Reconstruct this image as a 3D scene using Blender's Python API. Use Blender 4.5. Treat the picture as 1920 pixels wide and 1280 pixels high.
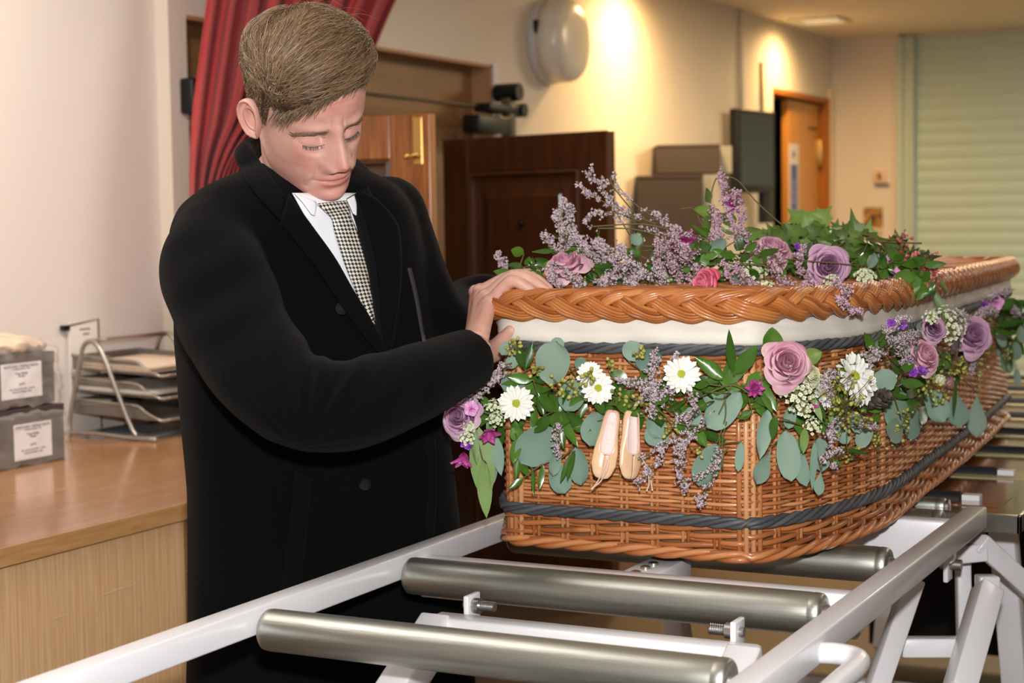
import bpy, bmesh, math, random
import numpy as np
from mathutils import Vector, Matrix, Euler
from mathutils.bvhtree import BVHTree
sc = bpy.context.scene
for o in list(bpy.data.objects): bpy.data.objects.remove(o)
col = sc.collection
PI = math.pi
rng = np.random.default_rng(7); random.seed(7)
def A3(*v): return np.array(v, float)
def nrm(v): v = np.asarray(v, float); return v/(np.linalg.norm(v)+1e-12)

# ------------------------------------------------------------------ camera
FPX = 3173.9; PAN = -0.47023; TILT = -0.06959; ROLL = -0.01548
CAM = A3(0, 0, 1.3)
_f = A3(math.sin(PAN)*math.cos(TILT), math.cos(PAN)*math.cos(TILT), math.sin(TILT))
_r = A3(math.cos(PAN), -math.sin(PAN), 0); _u = np.cross(_r, _f)
CR = _r*math.cos(ROLL)+_u*math.sin(ROLL); CU = -_r*math.sin(ROLL)+_u*math.cos(ROLL); CF = _f
cd = bpy.data.cameras.new('camera'); cam = bpy.data.objects.new('camera', cd); col.objects.link(cam)
cd.sensor_width = 36; cd.lens = FPX*36/1920; cd.clip_start = .05
cam.matrix_world = Matrix(((CR[0], CU[0], -CF[0], CAM[0]), (CR[1], CU[1], -CF[1], CAM[1]), (CR[2], CU[2], -CF[2], CAM[2]), (0, 0, 0, 1)))
cd.dof.use_dof = True; cd.dof.focus_distance = 2.32; cd.dof.aperture_fstop = 6.3
sc.camera = cam
sc.view_settings.view_transform = 'Standard'; sc.view_settings.look = 'None'
sc.view_settings.exposure = 0.0; sc.view_settings.gamma = 1; sc.view_settings.use_curve_mapping = False
def ray(x, y): return CF+CR*(x-960)/FPX-CU*(y-640)/FPX
def atX(x, y, X): d = ray(x, y); return CAM+d*(X-CAM[0])/d[0]
def atY(x, y, Y): d = ray(x, y); return CAM+d*(Y-CAM[1])/d[1]
def atZ(x, y, Z): d = ray(x, y); return CAM+d*(Z-CAM[2])/d[2]
def atD(x, y, D): return CAM+ray(x, y)*D

# ------------------------------------------------------------------ world and lights
w = bpy.data.worlds.new('world'); sc.world = w; w.use_nodes = True
w.node_tree.nodes['Background'].inputs[0].default_value = (1, .95, .88, 1)
w.node_tree.nodes['Background'].inputs[1].default_value = .10
def lamp(name, typ, loc, energy, color, size=.1, rot=None, **k):
    l = bpy.data.lights.new(name, typ); l.energy = energy; l.color = color
    o = bpy.data.objects.new(name, l); col.objects.link(o); o.location = loc
    if typ == 'AREA': l.shape = 'DISK'; l.size = size
    else: l.shadow_soft_size = size
    if rot is not None: o.rotation_euler = rot
    for a, b in k.items(): setattr(l, a, b)
    return o
WARM = (1, .63, .25)
# the photographer's flash, just above the lens
FL = CAM+CU*.17+CR*.02-CF*.02
fo = lamp('flash', 'SPOT', FL, 202, (1, .985, .97), .03, spot_size=1.5, spot_blend=.5)
fo.rotation_euler = cam.rotation_euler; fo.matrix_world = Matrix.Translation(Vector(FL)) @ cam.matrix_world.to_3x3().to_4x4()
# recessed downlights along the long wall
for (x, y, e) in ((-2.76, 9.2, 75), (-2.74, 6.98, 105)):
    lamp('downlight', 'SPOT', (x, y, 2.385), e, WARM, .06, spot_size=3.05, spot_blend=1.)
# wall washer over the worktop
ww = lamp('wall_washer', 'SPOT', (-1.95, 2.3, 2.38), 128, (1, .90, .80), .08, spot_size=1.9, spot_blend=1.)
ww.rotation_euler = (Vector((-3.05, 2.75, 1.75))-Vector((-1.95, 2.3, 2.38))).to_track_quat('-Z', 'Y').to_euler()
for (x, y, e, c) in ((-1.2, 7.4, 48, (1, .74, .42)), (-1.5, 4.4, 20, (1, .88, .74)), (0.6, 4.6, 12, (1, .90, .80)), (-.2, 8.6, 42, (1, .92, .78)), (-1.9, 1.4, 14, (1, .94, .88)), (.3, .2, 10, (1, .96, .92))):
    lamp('ambient_fill', 'AREA', (x, y, 2.37), e, c, .9)  # fill lamps added under the ceiling to raise the ambient; no fittings built

# ------------------------------------------------------------------ materials
def lin(c): c = c/255.; return c/12.92 if c <= .04045 else ((c+.055)/1.055)**2.4
def rgb(r, g, b): return (lin(r), lin(g), lin(b), 1)
MATS = {}
def mat(name, c, rough=.5, metal=0, spec=.5, c2=None, scale=8, stretch=None, detail=4, bump=0, bscale=60, attr=False, sss=0, sheen=0, coat=0, trans=0, alpha=1, contrast=.3, emis=None, bstretch=None, ramp=None):
    if name in MATS: return MATS[name]
    m = bpy.data.materials.new(name); m.use_nodes = True; MATS[name] = m
    nt = m.node_tree; N = nt.nodes; L = nt.links; b = N['Principled BSDF']
    b.inputs['Base Color'].default_value = c; b.inputs['Roughness'].default_value = rough
    b.inputs['Metallic'].default_value = metal; b.inputs['Specular IOR Level'].default_value = spec
    if sss: b.inputs['Subsurface Weight'].default_value = sss; b.inputs['Subsurface Radius'].default_value = (.012, .004, .002); b.inputs['Subsurface Scale'].default_value = 1
    if sheen: b.inputs['Sheen Weight'].default_value = sheen; b.inputs['Sheen Roughness'].default_value = .5
    if coat: b.inputs['Coat Weight'].default_value = coat; b.inputs['Coat Roughness'].default_value = .12
    if trans: b.inputs['Transmission Weight'].default_value = trans
    if alpha < 1: b.inputs['Alpha'].default_value = alpha
    if emis: b.inputs['Emission Color'].default_value = emis[0]; b.inputs['Emission Strength'].default_value = emis[1]
    tc = None
    def coords(st):
        tc = N.new('ShaderNodeTexCoord'); mp = N.new('ShaderNodeMapping'); L.new(tc.outputs['Object'], mp.inputs[0])
        mp.inputs['Scale'].default_value = st or (1, 1, 1); return mp.outputs[0]
    if c2:
        r = N.new('ShaderNodeValToRGB'); r.color_ramp.elements[0].color = c; r.color_ramp.elements[1].color = c2
        if attr:
            a = N.new('ShaderNodeAttribute'); a.attribute_name = 'rnd'; L.new(a.outputs['Fac'], r.inputs[0])
        else:
            n = N.new('ShaderNodeTexNoise'); n.inputs['Scale'].default_value = scale; n.inputs['Detail'].default_value = detail
            L.new(coords(stretch), n.inputs['Vector']); L.new(n.outputs['Fac'], r.inputs[0])
            r.color_ramp.elements[0].position = .5-contrast; r.color_ramp.elements[1].position = .5+contrast
        if ramp:
            for (p, cc) in ramp: e = r.color_ramp.elements.new(p); e.color = cc
        L.new(r.outputs[0], b.inputs['Base Color'])
    if bump:
        n = N.new('ShaderNodeTexNoise'); n.inputs['Scale'].default_value = bscale; n.inputs['Detail'].default_value = 3
        L.new(coords(bstretch or stretch), n.inputs['Vector'])
        bp = N.new('ShaderNodeBump'); bp.inputs['Strength'].default_value = bump; bp.inputs['Distance'].default_value = .004
        L.new(n.outputs['Fac'], bp.inputs['Height']); L.new(bp.outputs[0], b.inputs['Normal'])
    return m

# ------------------------------------------------------------------ mesh builder
ORG = {}
class M:
    def __init__(s): s.v = []; s.f = []; s.a = []; s.n = 0; s.mi = []
    def add(s, V, F, rnd=.5, mi=0):
        V = np.asarray(V, float).reshape(-1, 3); s.v.append(V)
        s.f += [tuple(int(i)+s.n for i in q) for q in F]; s.mi += [mi]*len(F)
        r = np.asarray(rnd, float); s.a.append(np.full(len(V), r) if r.ndim == 0 else r.reshape(-1)); s.n += len(V); return s
    def grid(s, G, cu=False, cv=False, rnd=.5, mi=0, cap=False):
        G = np.asarray(G, float); m, n = G.shape[:2]; F = []
        for i in range(m-1+(1 if cu else 0)):
            for j in range(n-1+(1 if cv else 0)):
                i2 = (i+1) % m; j2 = (j+1) % n
                F.append((i*n+j, i*n+j2, i2*n+j2, i2*n+j))
        if cap: F.append(tuple(range(n))[::-1]); F.append(tuple((m-1)*n+j for j in range(n)))
        return s.add(G.reshape(-1, 3), F, rnd, mi)
    def box(s, c, size, R=None, rnd=.5, mi=0):
        h = np.asarray(size, float)/2; V = np.array([(x, y, z) for x in (-1, 1) for y in (-1, 1) for z in (-1, 1)], float)*h
        if R is not None: V = V @ np.asarray(R).T
        return s.add(V+np.asarray(c, float), [(0, 1, 3, 2), (4, 6, 7, 5), (0, 4, 5, 1), (2, 3, 7, 6), (0, 2, 6, 4), (1, 5, 7, 3)], rnd, mi)
    def bb(s, lo, hi, rnd=.5, mi=0):
        lo = np.asarray(lo, float); hi = np.asarray(hi, float); return s.box((lo+hi)/2, hi-lo, rnd=rnd, mi=mi)
    def tube(s, P, r, n=8, closed=False, rnd=.5, cap=True, up=None, flat=1., mi=0):
        P = np.asarray(P, float); k = len(P); r = np.broadcast_to(np.asarray(r, float), (k,))
        if closed: T = np.roll(P, -1, 0)-np.roll(P, 1, 0)
        else: T = np.gradient(P, axis=0)
        T /= np.linalg.norm(T, axis=1)[:, None]+1e-12
        u = np.asarray(up, float) if up is not None else (A3(0, 0, 1) if abs(T[0][2]) < .9 else A3(1, 0, 0))
        G = np.zeros((k, n, 3)); a = np.arange(n)*2*PI/n; prev = u
        for i in range(k):
            x = np.cross(T[i], u if up is not None else prev); x = nrm(x); y = np.cross(x, T[i]); prev = y
            G[i] = P[i]+r[i]*(np.cos(a)[:, None]*x*1. + np.sin(a)[:, None]*y*flat)
        return s.grid(G, cu=closed, cv=True, rnd=rnd, cap=(cap and not closed), mi=mi)
    def cyl(s, a, b, r, n=16, rnd=.5, r2=None, mi=0):
        return s.tube([a, b], [r, r if r2 is None else r2], n, rnd=rnd, mi=mi)
    def beam(s, a, b, w, h, up=(0, 0, 1), rnd=.5):
        a = np.asarray(a, float); b = np.asarray(b, float); t = nrm(b-a); x = nrm(np.cross(t, up)); y = np.cross(x, t)
        return s.box((a+b)/2, (w, np.linalg.norm(b-a), h), np.stack([x, t, y], 1), rnd)
    def ball(s, c, r, n=8, sq=(1, 1, 1), rnd=.5, R=None, mi=0):
        th = np.linspace(0, PI, n//2+2)[1:-1]; ph = np.arange(n)*2*PI/n; sq = np.asarray(sq, float)*r
        V = [A3(0, 0, 1)*sq]+[A3(math.sin(t)*math.cos(p), math.sin(t)*math.sin(p), math.cos(t))*sq for t in th for p in ph]+[A3(0, 0, -1)*sq]
        k = len(th); F = [(0, 1+j, 1+(j+1) % n) for j in range(n)]
        for i in range(k-1):
            for j in range(n): F.append((1+i*n+j, 1+(i+1)*n+j, 1+(i+1)*n+(j+1) % n, 1+i*n+(j+1) % n))
        e = 1+k*n; F += [(e, 1+(k-1)*n+(j+1) % n, 1+(k-1)*n+j) for j in range(n)]
        V = np.array(V)
        if R is not None: V = V @ np.asarray(R).T
        return s.add(V+np.asarray(c, float), F, rnd, mi)
    def lathe(s, prof, origin, axis=(0, 0, 1), n=32, rnd=.5, mi=0):
        ax = nrm(axis); x = nrm(np.cross(ax, (0, 0, 1) if abs(ax[2]) < .9 else (1, 0, 0))); y = np.cross(ax, x); a = np.arange(n)*2*PI/n
        G = np.array([[np.asarray(origin)+ax*h+r*(math.cos(t)*x+math.sin(t)*y) for t in a] for r, h in prof])
        return s.grid(G, cv=True, rnd=rnd, cap=True, mi=mi)
    def build(s, name, m, parent=None, smooth=True, bevel=0, solid=0, sub=0, ang=None, offset=0.):
        me = bpy.data.meshes.new(name); V = np.concatenate(s.v) if s.v else np.zeros((0, 3))
        org = np.zeros(3)
        if parent is None and len(V):
            org = A3((V[:, 0].min()+V[:, 0].max())/2, (V[:, 1].min()+V[:, 1].max())/2, V[:, 2].min())
        elif parent is not None: org = ORG.get(parent.name, np.zeros(3))
        me.from_pydata((V-org).tolist(), [], s.f); me.update()
        at = me.attributes.new('rnd', 'FLOAT', 'POINT'); at.data.foreach_set('value', np.concatenate(s.a).astype(np.float32))
        ms = m if isinstance(m, (list, tuple)) else [m]
        for q in ms: me.materials.append(q)
        if len(ms) > 1: me.polygons.foreach_set('material_index', s.mi)
        me.polygons.foreach_set('use_smooth', [smooth]*len(me.polygons))
        if smooth and ang: me.set_sharp_from_angle(angle=ang)
        o = bpy.data.objects.new(name, me); col.objects.link(o)
        ORG[o.name] = org
        if parent is not None: o.parent = parent
        else: o.location = org
        if bevel: md = o.modifiers.new('b', 'BEVEL'); md.width = bevel; md.segments = 2; md.limit_method = 'ANGLE'
        if solid: md = o.modifiers.new('s', 'SOLIDIFY'); md.thickness = solid; md.offset = offset
        if sub: md = o.modifiers.new('u', 'SUBSURF'); md.levels = sub; md.render_levels = sub
        return o
def thing(name, label, cat, loc=(0, 0, 0), group=None):
    o = bpy.data.objects.new(name, None); col.objects.link(o); o.location = loc; ORG[o.name] = np.array(loc, float); o.empty_display_size = .05
    o['label'] = label; o['category'] = cat
    if group: o['group'] = group
    return o
def tag(o, label, cat, group=None):
    o['label'] = label; o['category'] = cat
    if group: o['group'] = group
    return o
def struct(o): o['kind'] = 'structure'; return o
def sub_of(o, parent):   # make o (built with parent=root) a child of a part
    o.parent = parent; return o
def spline(P, n):
    P = np.asarray(P, float); k = len(P); out = []
    Q = np.vstack([2*P[0]-P[1], P, 2*P[-1]-P[-2]])
    for t in np.linspace(0, k-1-1e-9, n):
        i = int(t); u = t-i; a, b, c, d = Q[i], Q[i+1], Q[i+2], Q[i+3]
        out.append(.5*((2*b)+(-a+c)*u+(2*a-5*b+4*c-d)*u*u+(-a+3*b-3*c+d)*u**3))
    return np.array(out)
def ROT(ax, an): return np.array(Matrix.Rotation(an, 3, Vector(ax)))
def text(s, body, size, origin, right, up, mname, parent, name='lettering', align='CENTER', thick=.0004):
    cu = bpy.data.curves.new('t', 'FONT'); cu.body = body; cu.size = size; cu.align_x = align; cu.extrude = thick; cu.resolution_u = 2
    t = bpy.data.objects.new('t', cu); col.objects.link(t); dg = bpy.context.evaluated_depsgraph_get(); dg.update()
    me = bpy.data.meshes.new_from_object(t.evaluated_get(dg)); V = np.array([v.co for v in me.vertices]); F = [tuple(p.vertices) for p in me.polygons]
    bpy.data.objects.remove(t); r = nrm(right); u = nrm(up); n = np.cross(r, u)
    s.add(np.asarray(origin)+V[:, :1]*r+V[:, 1:2]*u+V[:, 2:3]*n, F)

# ------------------------------------------------------------------ room
WX = -3.0; CZ = 2.405; BY = 10.34
M_wall = mat('cream_paint', rgb(226, 216, 202), .75, bump=.03, bscale=150)
M_wallL = mat('white_paint', rgb(228, 220, 214), .7, bump=.03, bscale=150)
M_ceil = mat('ceiling_paint', rgb(240, 228, 208), .8)
M_floor = mat('vinyl_floor', rgb(74, 57, 42), .45, c2=rgb(92, 72, 52), scale=3)
struct(M().bb((-3.6, -1.5, -.06), (4, BY+.3, 0)).build('floor', M_floor, smooth=False))
struct(M().bb((-3.6, -1.5, CZ), (4, BY+.3, CZ+.06)).build('ceiling', M_ceil, smooth=False))
# long wall with hatch recess and doorway
YP = 3.82; O0, O1, OZ = 3.90, 5.768, 1.902; D0, D1, DZ = 9.166, 10.25, 2.035
b = M()
b.bb((WX-.16, YP, 0), (WX, O0, CZ)); b.bb((WX-.16, O0, OZ), (WX, O1, CZ)); b.bb((WX-.16, O1, 0), (WX, D0, CZ))
b.bb((WX-.16, D0, DZ), (WX, D1, CZ)); b.bb((WX-.16, D1, 0), (WX, BY, CZ))
struct(b.build('wall_left', M_wall, smooth=False))
struct(M().bb((WX-.2, -1.5, 0), (WX-.045, YP, CZ)).build('wall_left_rear', M_wallL, smooth=False))
struct(M().bb((WX-.16, BY, 0), (-2.59, BY+.12, CZ)).bb((-2.59, BY+.05, 2.385), (4, BY+.12, CZ)).build('wall_back', M_wall, smooth=False))
struct(M().bb((3.9, -1.5, 0), (4, BY, CZ)).build('wall_right', M_wall, smooth=False))
struct(M().bb((-3.2, -1.5, 0), (4, -1.4, CZ)).build('wall_front', M_wall, smooth=False))
# hatch recess: board, reveal, dark inside
M_ply = mat('brown_board', rgb(150, 112, 70), .5, c2=rgb(128, 92, 55), scale=3, stretch=(1, 1, 6))
M_white = mat('white_trim', rgb(225, 225, 225), .5)
b = M(); b.bb((WX-.10, O0+.01, 1.60), (WX-.08, O1-.01, OZ)); b.bb((WX-.10, 5.38, 0), (WX-.08, O1-.01, 1.60)); b.bb((WX-.10, O0+.01, 0), (WX-.08, 3.98, 1.6))
struct(b.build('trim_1', M_ply, smooth=False))
struct(M().bb((WX-.08, O1-.012, 0), (WX+.002, O1, OZ)).bb((WX-.08, O0, OZ-.012), (WX+.002, O1, OZ)).build('trim_2', mat('pink_reveal', rgb(176, 132, 96), .6), smooth=False))
struct(M().bb((WX-.01, O1, 0), (WX+.012, O1+.04, OZ+.01)).build('trim_3', M_white, smooth=False, bevel=.003))
struct(M().bb((WX-1.3, O0, 0), (WX-1.25, O1, 1.9)).bb((WX-1.3, O0-.05, 0), (WX-.16, O0, 1.9)).bb((WX-1.3, O1, 0), (WX-.16, O1+.05, 1.9)).bb((WX-1.3, O0, 1.9), (WX-.16, O1, 1.95)).build('wall_hatch', mat('hatch_inside_shade', rgb(30, 24, 20), .8), smooth=False))  # near-black colour puts the shade inside the hatch onto the box
# doorway to the corridor
M_oak = mat('orange_oak', rgb(222, 156, 74), .4, c2=rgb(196, 126, 50), scale=5, stretch=(8, 8, .6), coat=.2)
M_blk = mat('gap_shade', rgb(18, 12, 8), .8)
struct(M().bb((WX-1.2, D0-.1, 0), (WX-1.15, D1+.6, 2.2)).bb((WX-1.2, D0-.1, 0), (WX-.16, D0-.05, 2.2)).bb((WX-1.2, D1+.55, 0), (WX-.16, D1+.6, 2.2)).bb((WX-1.2, D0-.1, 2.2), (WX-.16, D1+.6, 2.25)).build('wall_corridor', M_blk, smooth=False))  # closed box; its near-black colour stands in for the unlit corridor
fr = M(); fr.bb((WX-.15, D1-.04, 0), (WX+.01, D1, DZ)); fr.bb((WX-.15, D0, DZ-.03), (WX+.004, D1, DZ))
dr = struct(fr.build('door_1', mat('oak_frame', rgb(150, 84, 24), .45, c2=rgb(186, 112, 36), scale=5, stretch=(8, 8, .6)), smooth=False))
struct(M().bb((WX-.01, D1, 0), (WX+.018, D1+.07, DZ+.06)).build('trim_4', mat('cream_trim', rgb(232, 214, 178), .5), smooth=False, bevel=.004))
# ------------------------------------------------------------------ trolley
M_wp = mat('white_powder_coat', rgb(236, 236, 240), .32, coat=.3)
M_steel = mat('zinc_roller', rgb(202, 204, 196), .43, metal=1, c2=rgb(164, 166, 158), scale=6, stretch=(1, 14, 14), bump=.06, bscale=25, bstretch=(1, 10, 10))
M_bolt = mat('zinc_bolt', rgb(190, 190, 188), .35, metal=1)
M_dsteel = mat('dark_steel', rgb(60, 60, 60), .45, metal=1)
RT = .83
trolley = thing('mortuary_trolley', 'white steel roller trolley under the near half of the wicker coffin', 'trolley', (-.9, 1.9, 0))
M().bb((-1.257, .95, .795), (-1.225, 2.772, RT)).build('side_rail', M_wp, trolley, bevel=.003)
M().bb((-.581, .95, .795), (-.549, 2.772, RT)).build('side_rail', M_wp, trolley, bevel=.003)
def roller(Y, r=.0265, X0=-1.222, X1=-.610, z=.8, par=None, sm=None):
    b = M(); pr = [(r*.55, X0), (r*.86, X0+.001), (r*.97, X0+.004), (r, X0+.010), (r, X0+.012)]
    pr += [(r, x) for x in np.linspace(X0+.05, X1-.05, 8)]+[(r, X1-.020), (r*.985, X1-.018), (r*.985, X1-.016), (r, X1-.014), (r, X1-.010), (r*.97, X1-.004), (r*.86, X1-.001), (r*.55, X1)]
    b.lathe([(q, x) for q, x in pr], (0, Y, z), (1, 0, 0), 40)
    o = b.build('roller', sm or M_steel, par or trolley, ang=.9)
    for x, d in ((X0, -1), (X1, 1)): M().lathe([(.012, x-d*.004), (.012, x+d*.004), (.006, x+d*.005)], (0, Y, z), (1, 0, 0), 16).build('axle', M_bolt, o, ang=.6)
    return o
for Y in (1.715, 2.066, 2.393, 2.735): roller(Y)
M().bb((-1.226, 2.104, .760), (-.58, 2.136, .818)).build('cross_member', M_wp, trolley, bevel=.003)
M().bb((-1.226, 2.655, .755), (-.58, 2.690, .822)).build('cross_member', M_wp, trolley, bevel=.003)
M().bb((-1.226, 1.33, .755), (-.58, 1.37, .818)).build('cross_member', M_wp, trolley, bevel=.003)
sp = M().bb((-.930, 2.136, .770), (-.876, 2.29, .812)).build('center_bracket', M_wp, trolley, bevel=.003)
for y in (2.15, 2.185, 2.215):
    b = M(); b.lathe([(.0075, .0), (.0075, .003), (.004, .0045)], (-.905, y, .812), (0, 0, 1), 12); b.build('bolt', M_bolt, sp, ang=.6)
# lifting frame: inner scissor arms with cross plate
b = M(); b.bb((-1.125, 1.945, .735), (-.665, 1.985, .775)); b.build('cross_tube', M_wp, trolley, bevel=.006)
for x in (-1.115, -.680):
    M().beam((x, 1.965, .76), (x, .75, .10), .045, .045, up=(1, 0, 0)).build('scissor_arm', M_wp, trolley, bevel=.004)
for x, d in ((-1.085, 1), (-.705, -1)):
    t = M().box((x, 2.002, .777), (.008, .036, .042)).build('lug', M_wp, trolley, bevel=.002)
    b = M(); b.lathe([(.0065, -.010), (.0065, .004), (.0105, .004), (.0105, .014), (.0062, .014)]+[q for k in range(7) for q in ((.0062, .016+k*.003), (.0074, .0172+k*.003), (.0062, .0184+k*.003))], (x, 2.000, .783), (d, 0, 0), 12)
    b.build('bolt', M_bolt, trolley, ang=.6)
for sgn, xr, xh in ((1, -.549, -.497), (-1, -1.257, -1.290)):
    P = spline([(xr-sgn*.004, 1.845, .808 if sgn > 0 else .799), (xr+sgn*.02, 1.848, .808 if sgn > 0 else .799), (xh-sgn*.008, 1.835, .808 if sgn > 0 else .799), (xh, 1.80, .808 if sgn > 0 else .799), (xh, 1.72, .808 if sgn > 0 else .799), (xh, 1.5, .808 if sgn > 0 else .799), (xh, 1.15, .808 if sgn > 0 else .799), (xh-sgn*.012, 1.10, .808 if sgn > 0 else .799), (xr-sgn*.004, 1.095, .808 if sgn > 0 else .799)], 70)
    M().tube(P, .0125, 14).build('grab_handle', M_wp, trolley)
# outer scissor arms and braces of the far end
def pbeam(a, b_, Da, Db, w, h, name, par): return M().beam(atD(*a, Da), atD(*b_, Db), w, h, up=CF).build(name, M_wp, par, bevel=.003)
for x in (-1.19, -.600):
    M().beam((x, 1.0, .76), (x, 2.6, .12), .04, .04, up=(1, 0, 0)).build('scissor_arm', M_wp, trolley, bevel=.004)
    q = M().bb((x-.004, 2.70, .715), (x+.004, 2.735, .795)).build('pivot_plate', M_wp, trolley, bevel=.002)
    M().cyl((x-.012, 2.718, .742), (x+.022, 2.718, .742), .009, 12).build('bolt', M_bolt, q, ang=.6)
    M().bb((x-.022, .8, .10), (x+.022, 2.74, .145)).build('base_rail', M_wp, trolley, bevel=.003)
    for y in (.9, 2.65):
        cw = M().lathe([(.03, -.014), (.045, -.012), (.05, 0), (.045, .012), (.03, .014)], (x, y, .05), (1, 0, 0), 20).build('caster', mat('rubber', rgb(40, 40, 42), .7), trolley, ang=.7)
        M().bb((x-.02, y-.02, .05), (x-.015, y+.02, .105)).bb((x+.015, y-.02, .05), (x+.02, y+.02, .105)).bb((x-.02, y-.02, .10), (x+.02, y+.02, .106)).build('fork', M_bolt, cw)
pbeam((1852, 1105), (1796, 1300), 2.70, 2.55, .040, .04, 'scissor_arm', trolley); pbeam((1712, 1090), (1640, 1300), 2.66, 2.52, .030, .03, 'scissor_arm', trolley); pbeam((1688, 1212), (1805, 1212), 2.66, 2.66, .03, .034, 'cross_brace', trolley)
M().beam((-.9, 1.2, .16), (-.9, 2.1, .55), .03, .03).cyl((-.9, 2.1, .55), (-.9, 2.3, .63), .01, 12).build('gas_strut', M_dsteel, trolley)

# ------------------------------------------------------------------ charger table behind
M_gloss = mat('glossy_wood', rgb(112, 66, 26), .13, c2=rgb(150, 96, 44), scale=6, stretch=(14, 1, 1), coat=.8)
M_chrome = mat('steel_edge', rgb(170, 170, 165), .28, metal=1, c2=rgb(130, 128, 120), scale=20)
chg = thing('roller_table', 'glossy brown roller table with steel edge beyond the white trolley', 'table', (-.93, 4.0, 0))
M().bb((-1.36, 2.80, .79), (-.505, 5.3, .813)).build('table_top', M_gloss, chg, smooth=False)
b = M(); b.bb((-1.365, 2.782, .786), (-.499, 2.80, .8155)); b.bb((-.505, 2.782, .786), (-.499, 5.3, .8155)); b.bb((-1.365, 2.782, .786), (-1.36, 5.3, .8155))
b.build('edge_trim', M_chrome, chg, smooth=False, bevel=.0015)
M_brol = mat('black_rubber_roller', rgb(30, 32, 36), .6)
M_slot = mat('slot_plate', rgb(170, 168, 120), .5)
for Y in (2.925, 3.235, 3.545, 3.86, 4.18, 4.5, 4.82, 5.14):
    M().bb((-1.29, Y-.055, .8131), (-.548, Y+.055, .8146)).build('slot_plate', M_gloss if Y < 3 else M_slot, chg, smooth=False)
    rl = M().lathe([(.014, -1.25), (.0165, -1.248), (.0165, -.624), (.014, -.622)], (0, Y, .8115), (1, 0, 0), 24).build('roller', M_brol, chg, ang=.6)
    M().bb((-.620, Y-.012, .8147), (-.590, Y+.012, .824)).build('bearing', M_wp, rl, smooth=False)
roller(2.845, r=.014, X0=-1.25, X1=-.63, z=.814, par=chg)
for x in (-1.25, -.58):
    M().beam((x, 3.05, .80), (x, 3.35, .05), .045, .045).build('leg', M_wp, chg, bevel=.003)
    M().beam((x, 5.1, .80), (x, 4.8, .05), .045, .045).build('leg', M_wp, chg, bevel=.003)
pbeam((1790, 1040), (1850, 1034), 2.84, 2.84, .03, .02, 'brace', chg); pbeam((1832, 1012), (2090, 1250), 2.84, 3.05, .034, .034, 'brace', chg); pbeam((1805, 1045), (1808, 1200), 2.92, 2.92, .024, .024, 'post', chg)
pbeam((1832, 1095), (1870, 1095), 2.83, 2.83, .03, .038, 'bracket', chg)
M().beam((-1.25, 3.3, .18), (-.58, 3.3, .18), .04, .05).build('cross_brace', M_wp, chg, bevel=.003)
M().beam((-1.25, 3.05, .42), (-.58, 3.05, .42), .035, .05).build('cross_brace', M_wp, chg, bevel=.003)
M().bb((-1.3, 4.85, .05), (-.1, 4.90, .62)).build('black_panel', mat('panel_black', rgb(14, 14, 18), .9), chg, smooth=False)  # plain near-black upright panel below the table top

# ------------------------------------------------------------------ coffin
CX = -.942
PR = [(2.205, .186), (2.29, .228), (2.42, .262), (2.56, .276), (2.72, .270), (2.85, .262), (3.10, .250), (3.41, .232), (3.66, .215), (3.86, .200), (4.02, .188)]
def outline(off=0., step=.012, rc=.035):
    """closed plan outline of the coffin (clockwise seen from above), near end first; corners rounded."""
    R = [(CX+wd, y) for y, wd in PR]; Lf = [(CX-wd, y) for y, wd in PR][::-1]
    side = spline(np.array([(x, y, 0) for x, y in R]), 160)[:, :2]
    P = np.vstack([side, np.column_stack([2*CX-side[::-1, 0], side[::-1, 1]])])
    # resample and round by smoothing
    def resample(P, st):
        Q = np.vstack([P, P[:1]]); d = np.r_[0, np.cumsum(np.linalg.norm(np.diff(Q, axis=0), axis=1))]
        n = int(d[-1]/st); t = np.linspace(0, d[-1], n, endpoint=False)
        return np.column_stack([np.interp(t, d, Q[:, 0]), np.interp(t, d, Q[:, 1])])
    P = resample(P, .004); k = int(rc/.004)
    ker = np.hanning(2*k+3)[1:-1]; ker /= ker.sum(); m = len(ker)//2
    Pp = np.vstack([P[-m:], P, P[:m]])
    P = np.column_stack([np.convolve(Pp[:, i], ker, 'valid') for i in (0, 1)])
    T = np.roll(P, -1, 0)-np.roll(P, 1, 0); T /= np.linalg.norm(T, axis=1)[:, None]
    Nn = np.column_stack([T[:, 1], -T[:, 0]])
    P = resample(P+Nn*off, step)
    T = np.roll(P, -1, 0)-np.roll(P, 1, 0); T /= np.linalg.norm(T, axis=1)[:, None]
    return P, np.column_stack([T[:, 1], -T[:, 0]])
wick_ramp = [(.35, rgb(182, 110, 62)), (.7, rgb(208, 142, 90))]
M_wick = mat('willow', rgb(140, 76, 38), .34, c2=rgb(228, 172, 120), attr=True, ramp=wick_ramp, coat=.25, bump=.05, bscale=90)
M_wick2 = mat('willow_dark', rgb(134, 70, 34), .36, c2=rgb(194, 124, 72), attr=True, coat=.25, bump=.05, bscale=90)
M_grey = mat('grey_willow', rgb(64, 66, 70), .5, c2=rgb(96, 98, 102), attr=True)
M_cloth = mat('calico_lining', rgb(240, 234, 222), .8, bump=.08, bscale=400)
BZ = .829; coffin = thing('wicker_coffin', 'honey brown woven willow coffin with dark grey bands, resting on the rollers', 'coffin', (CX, 3.1, BZ))
P0, N0 = outline(0, .011)
n0 = len(P0)
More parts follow.
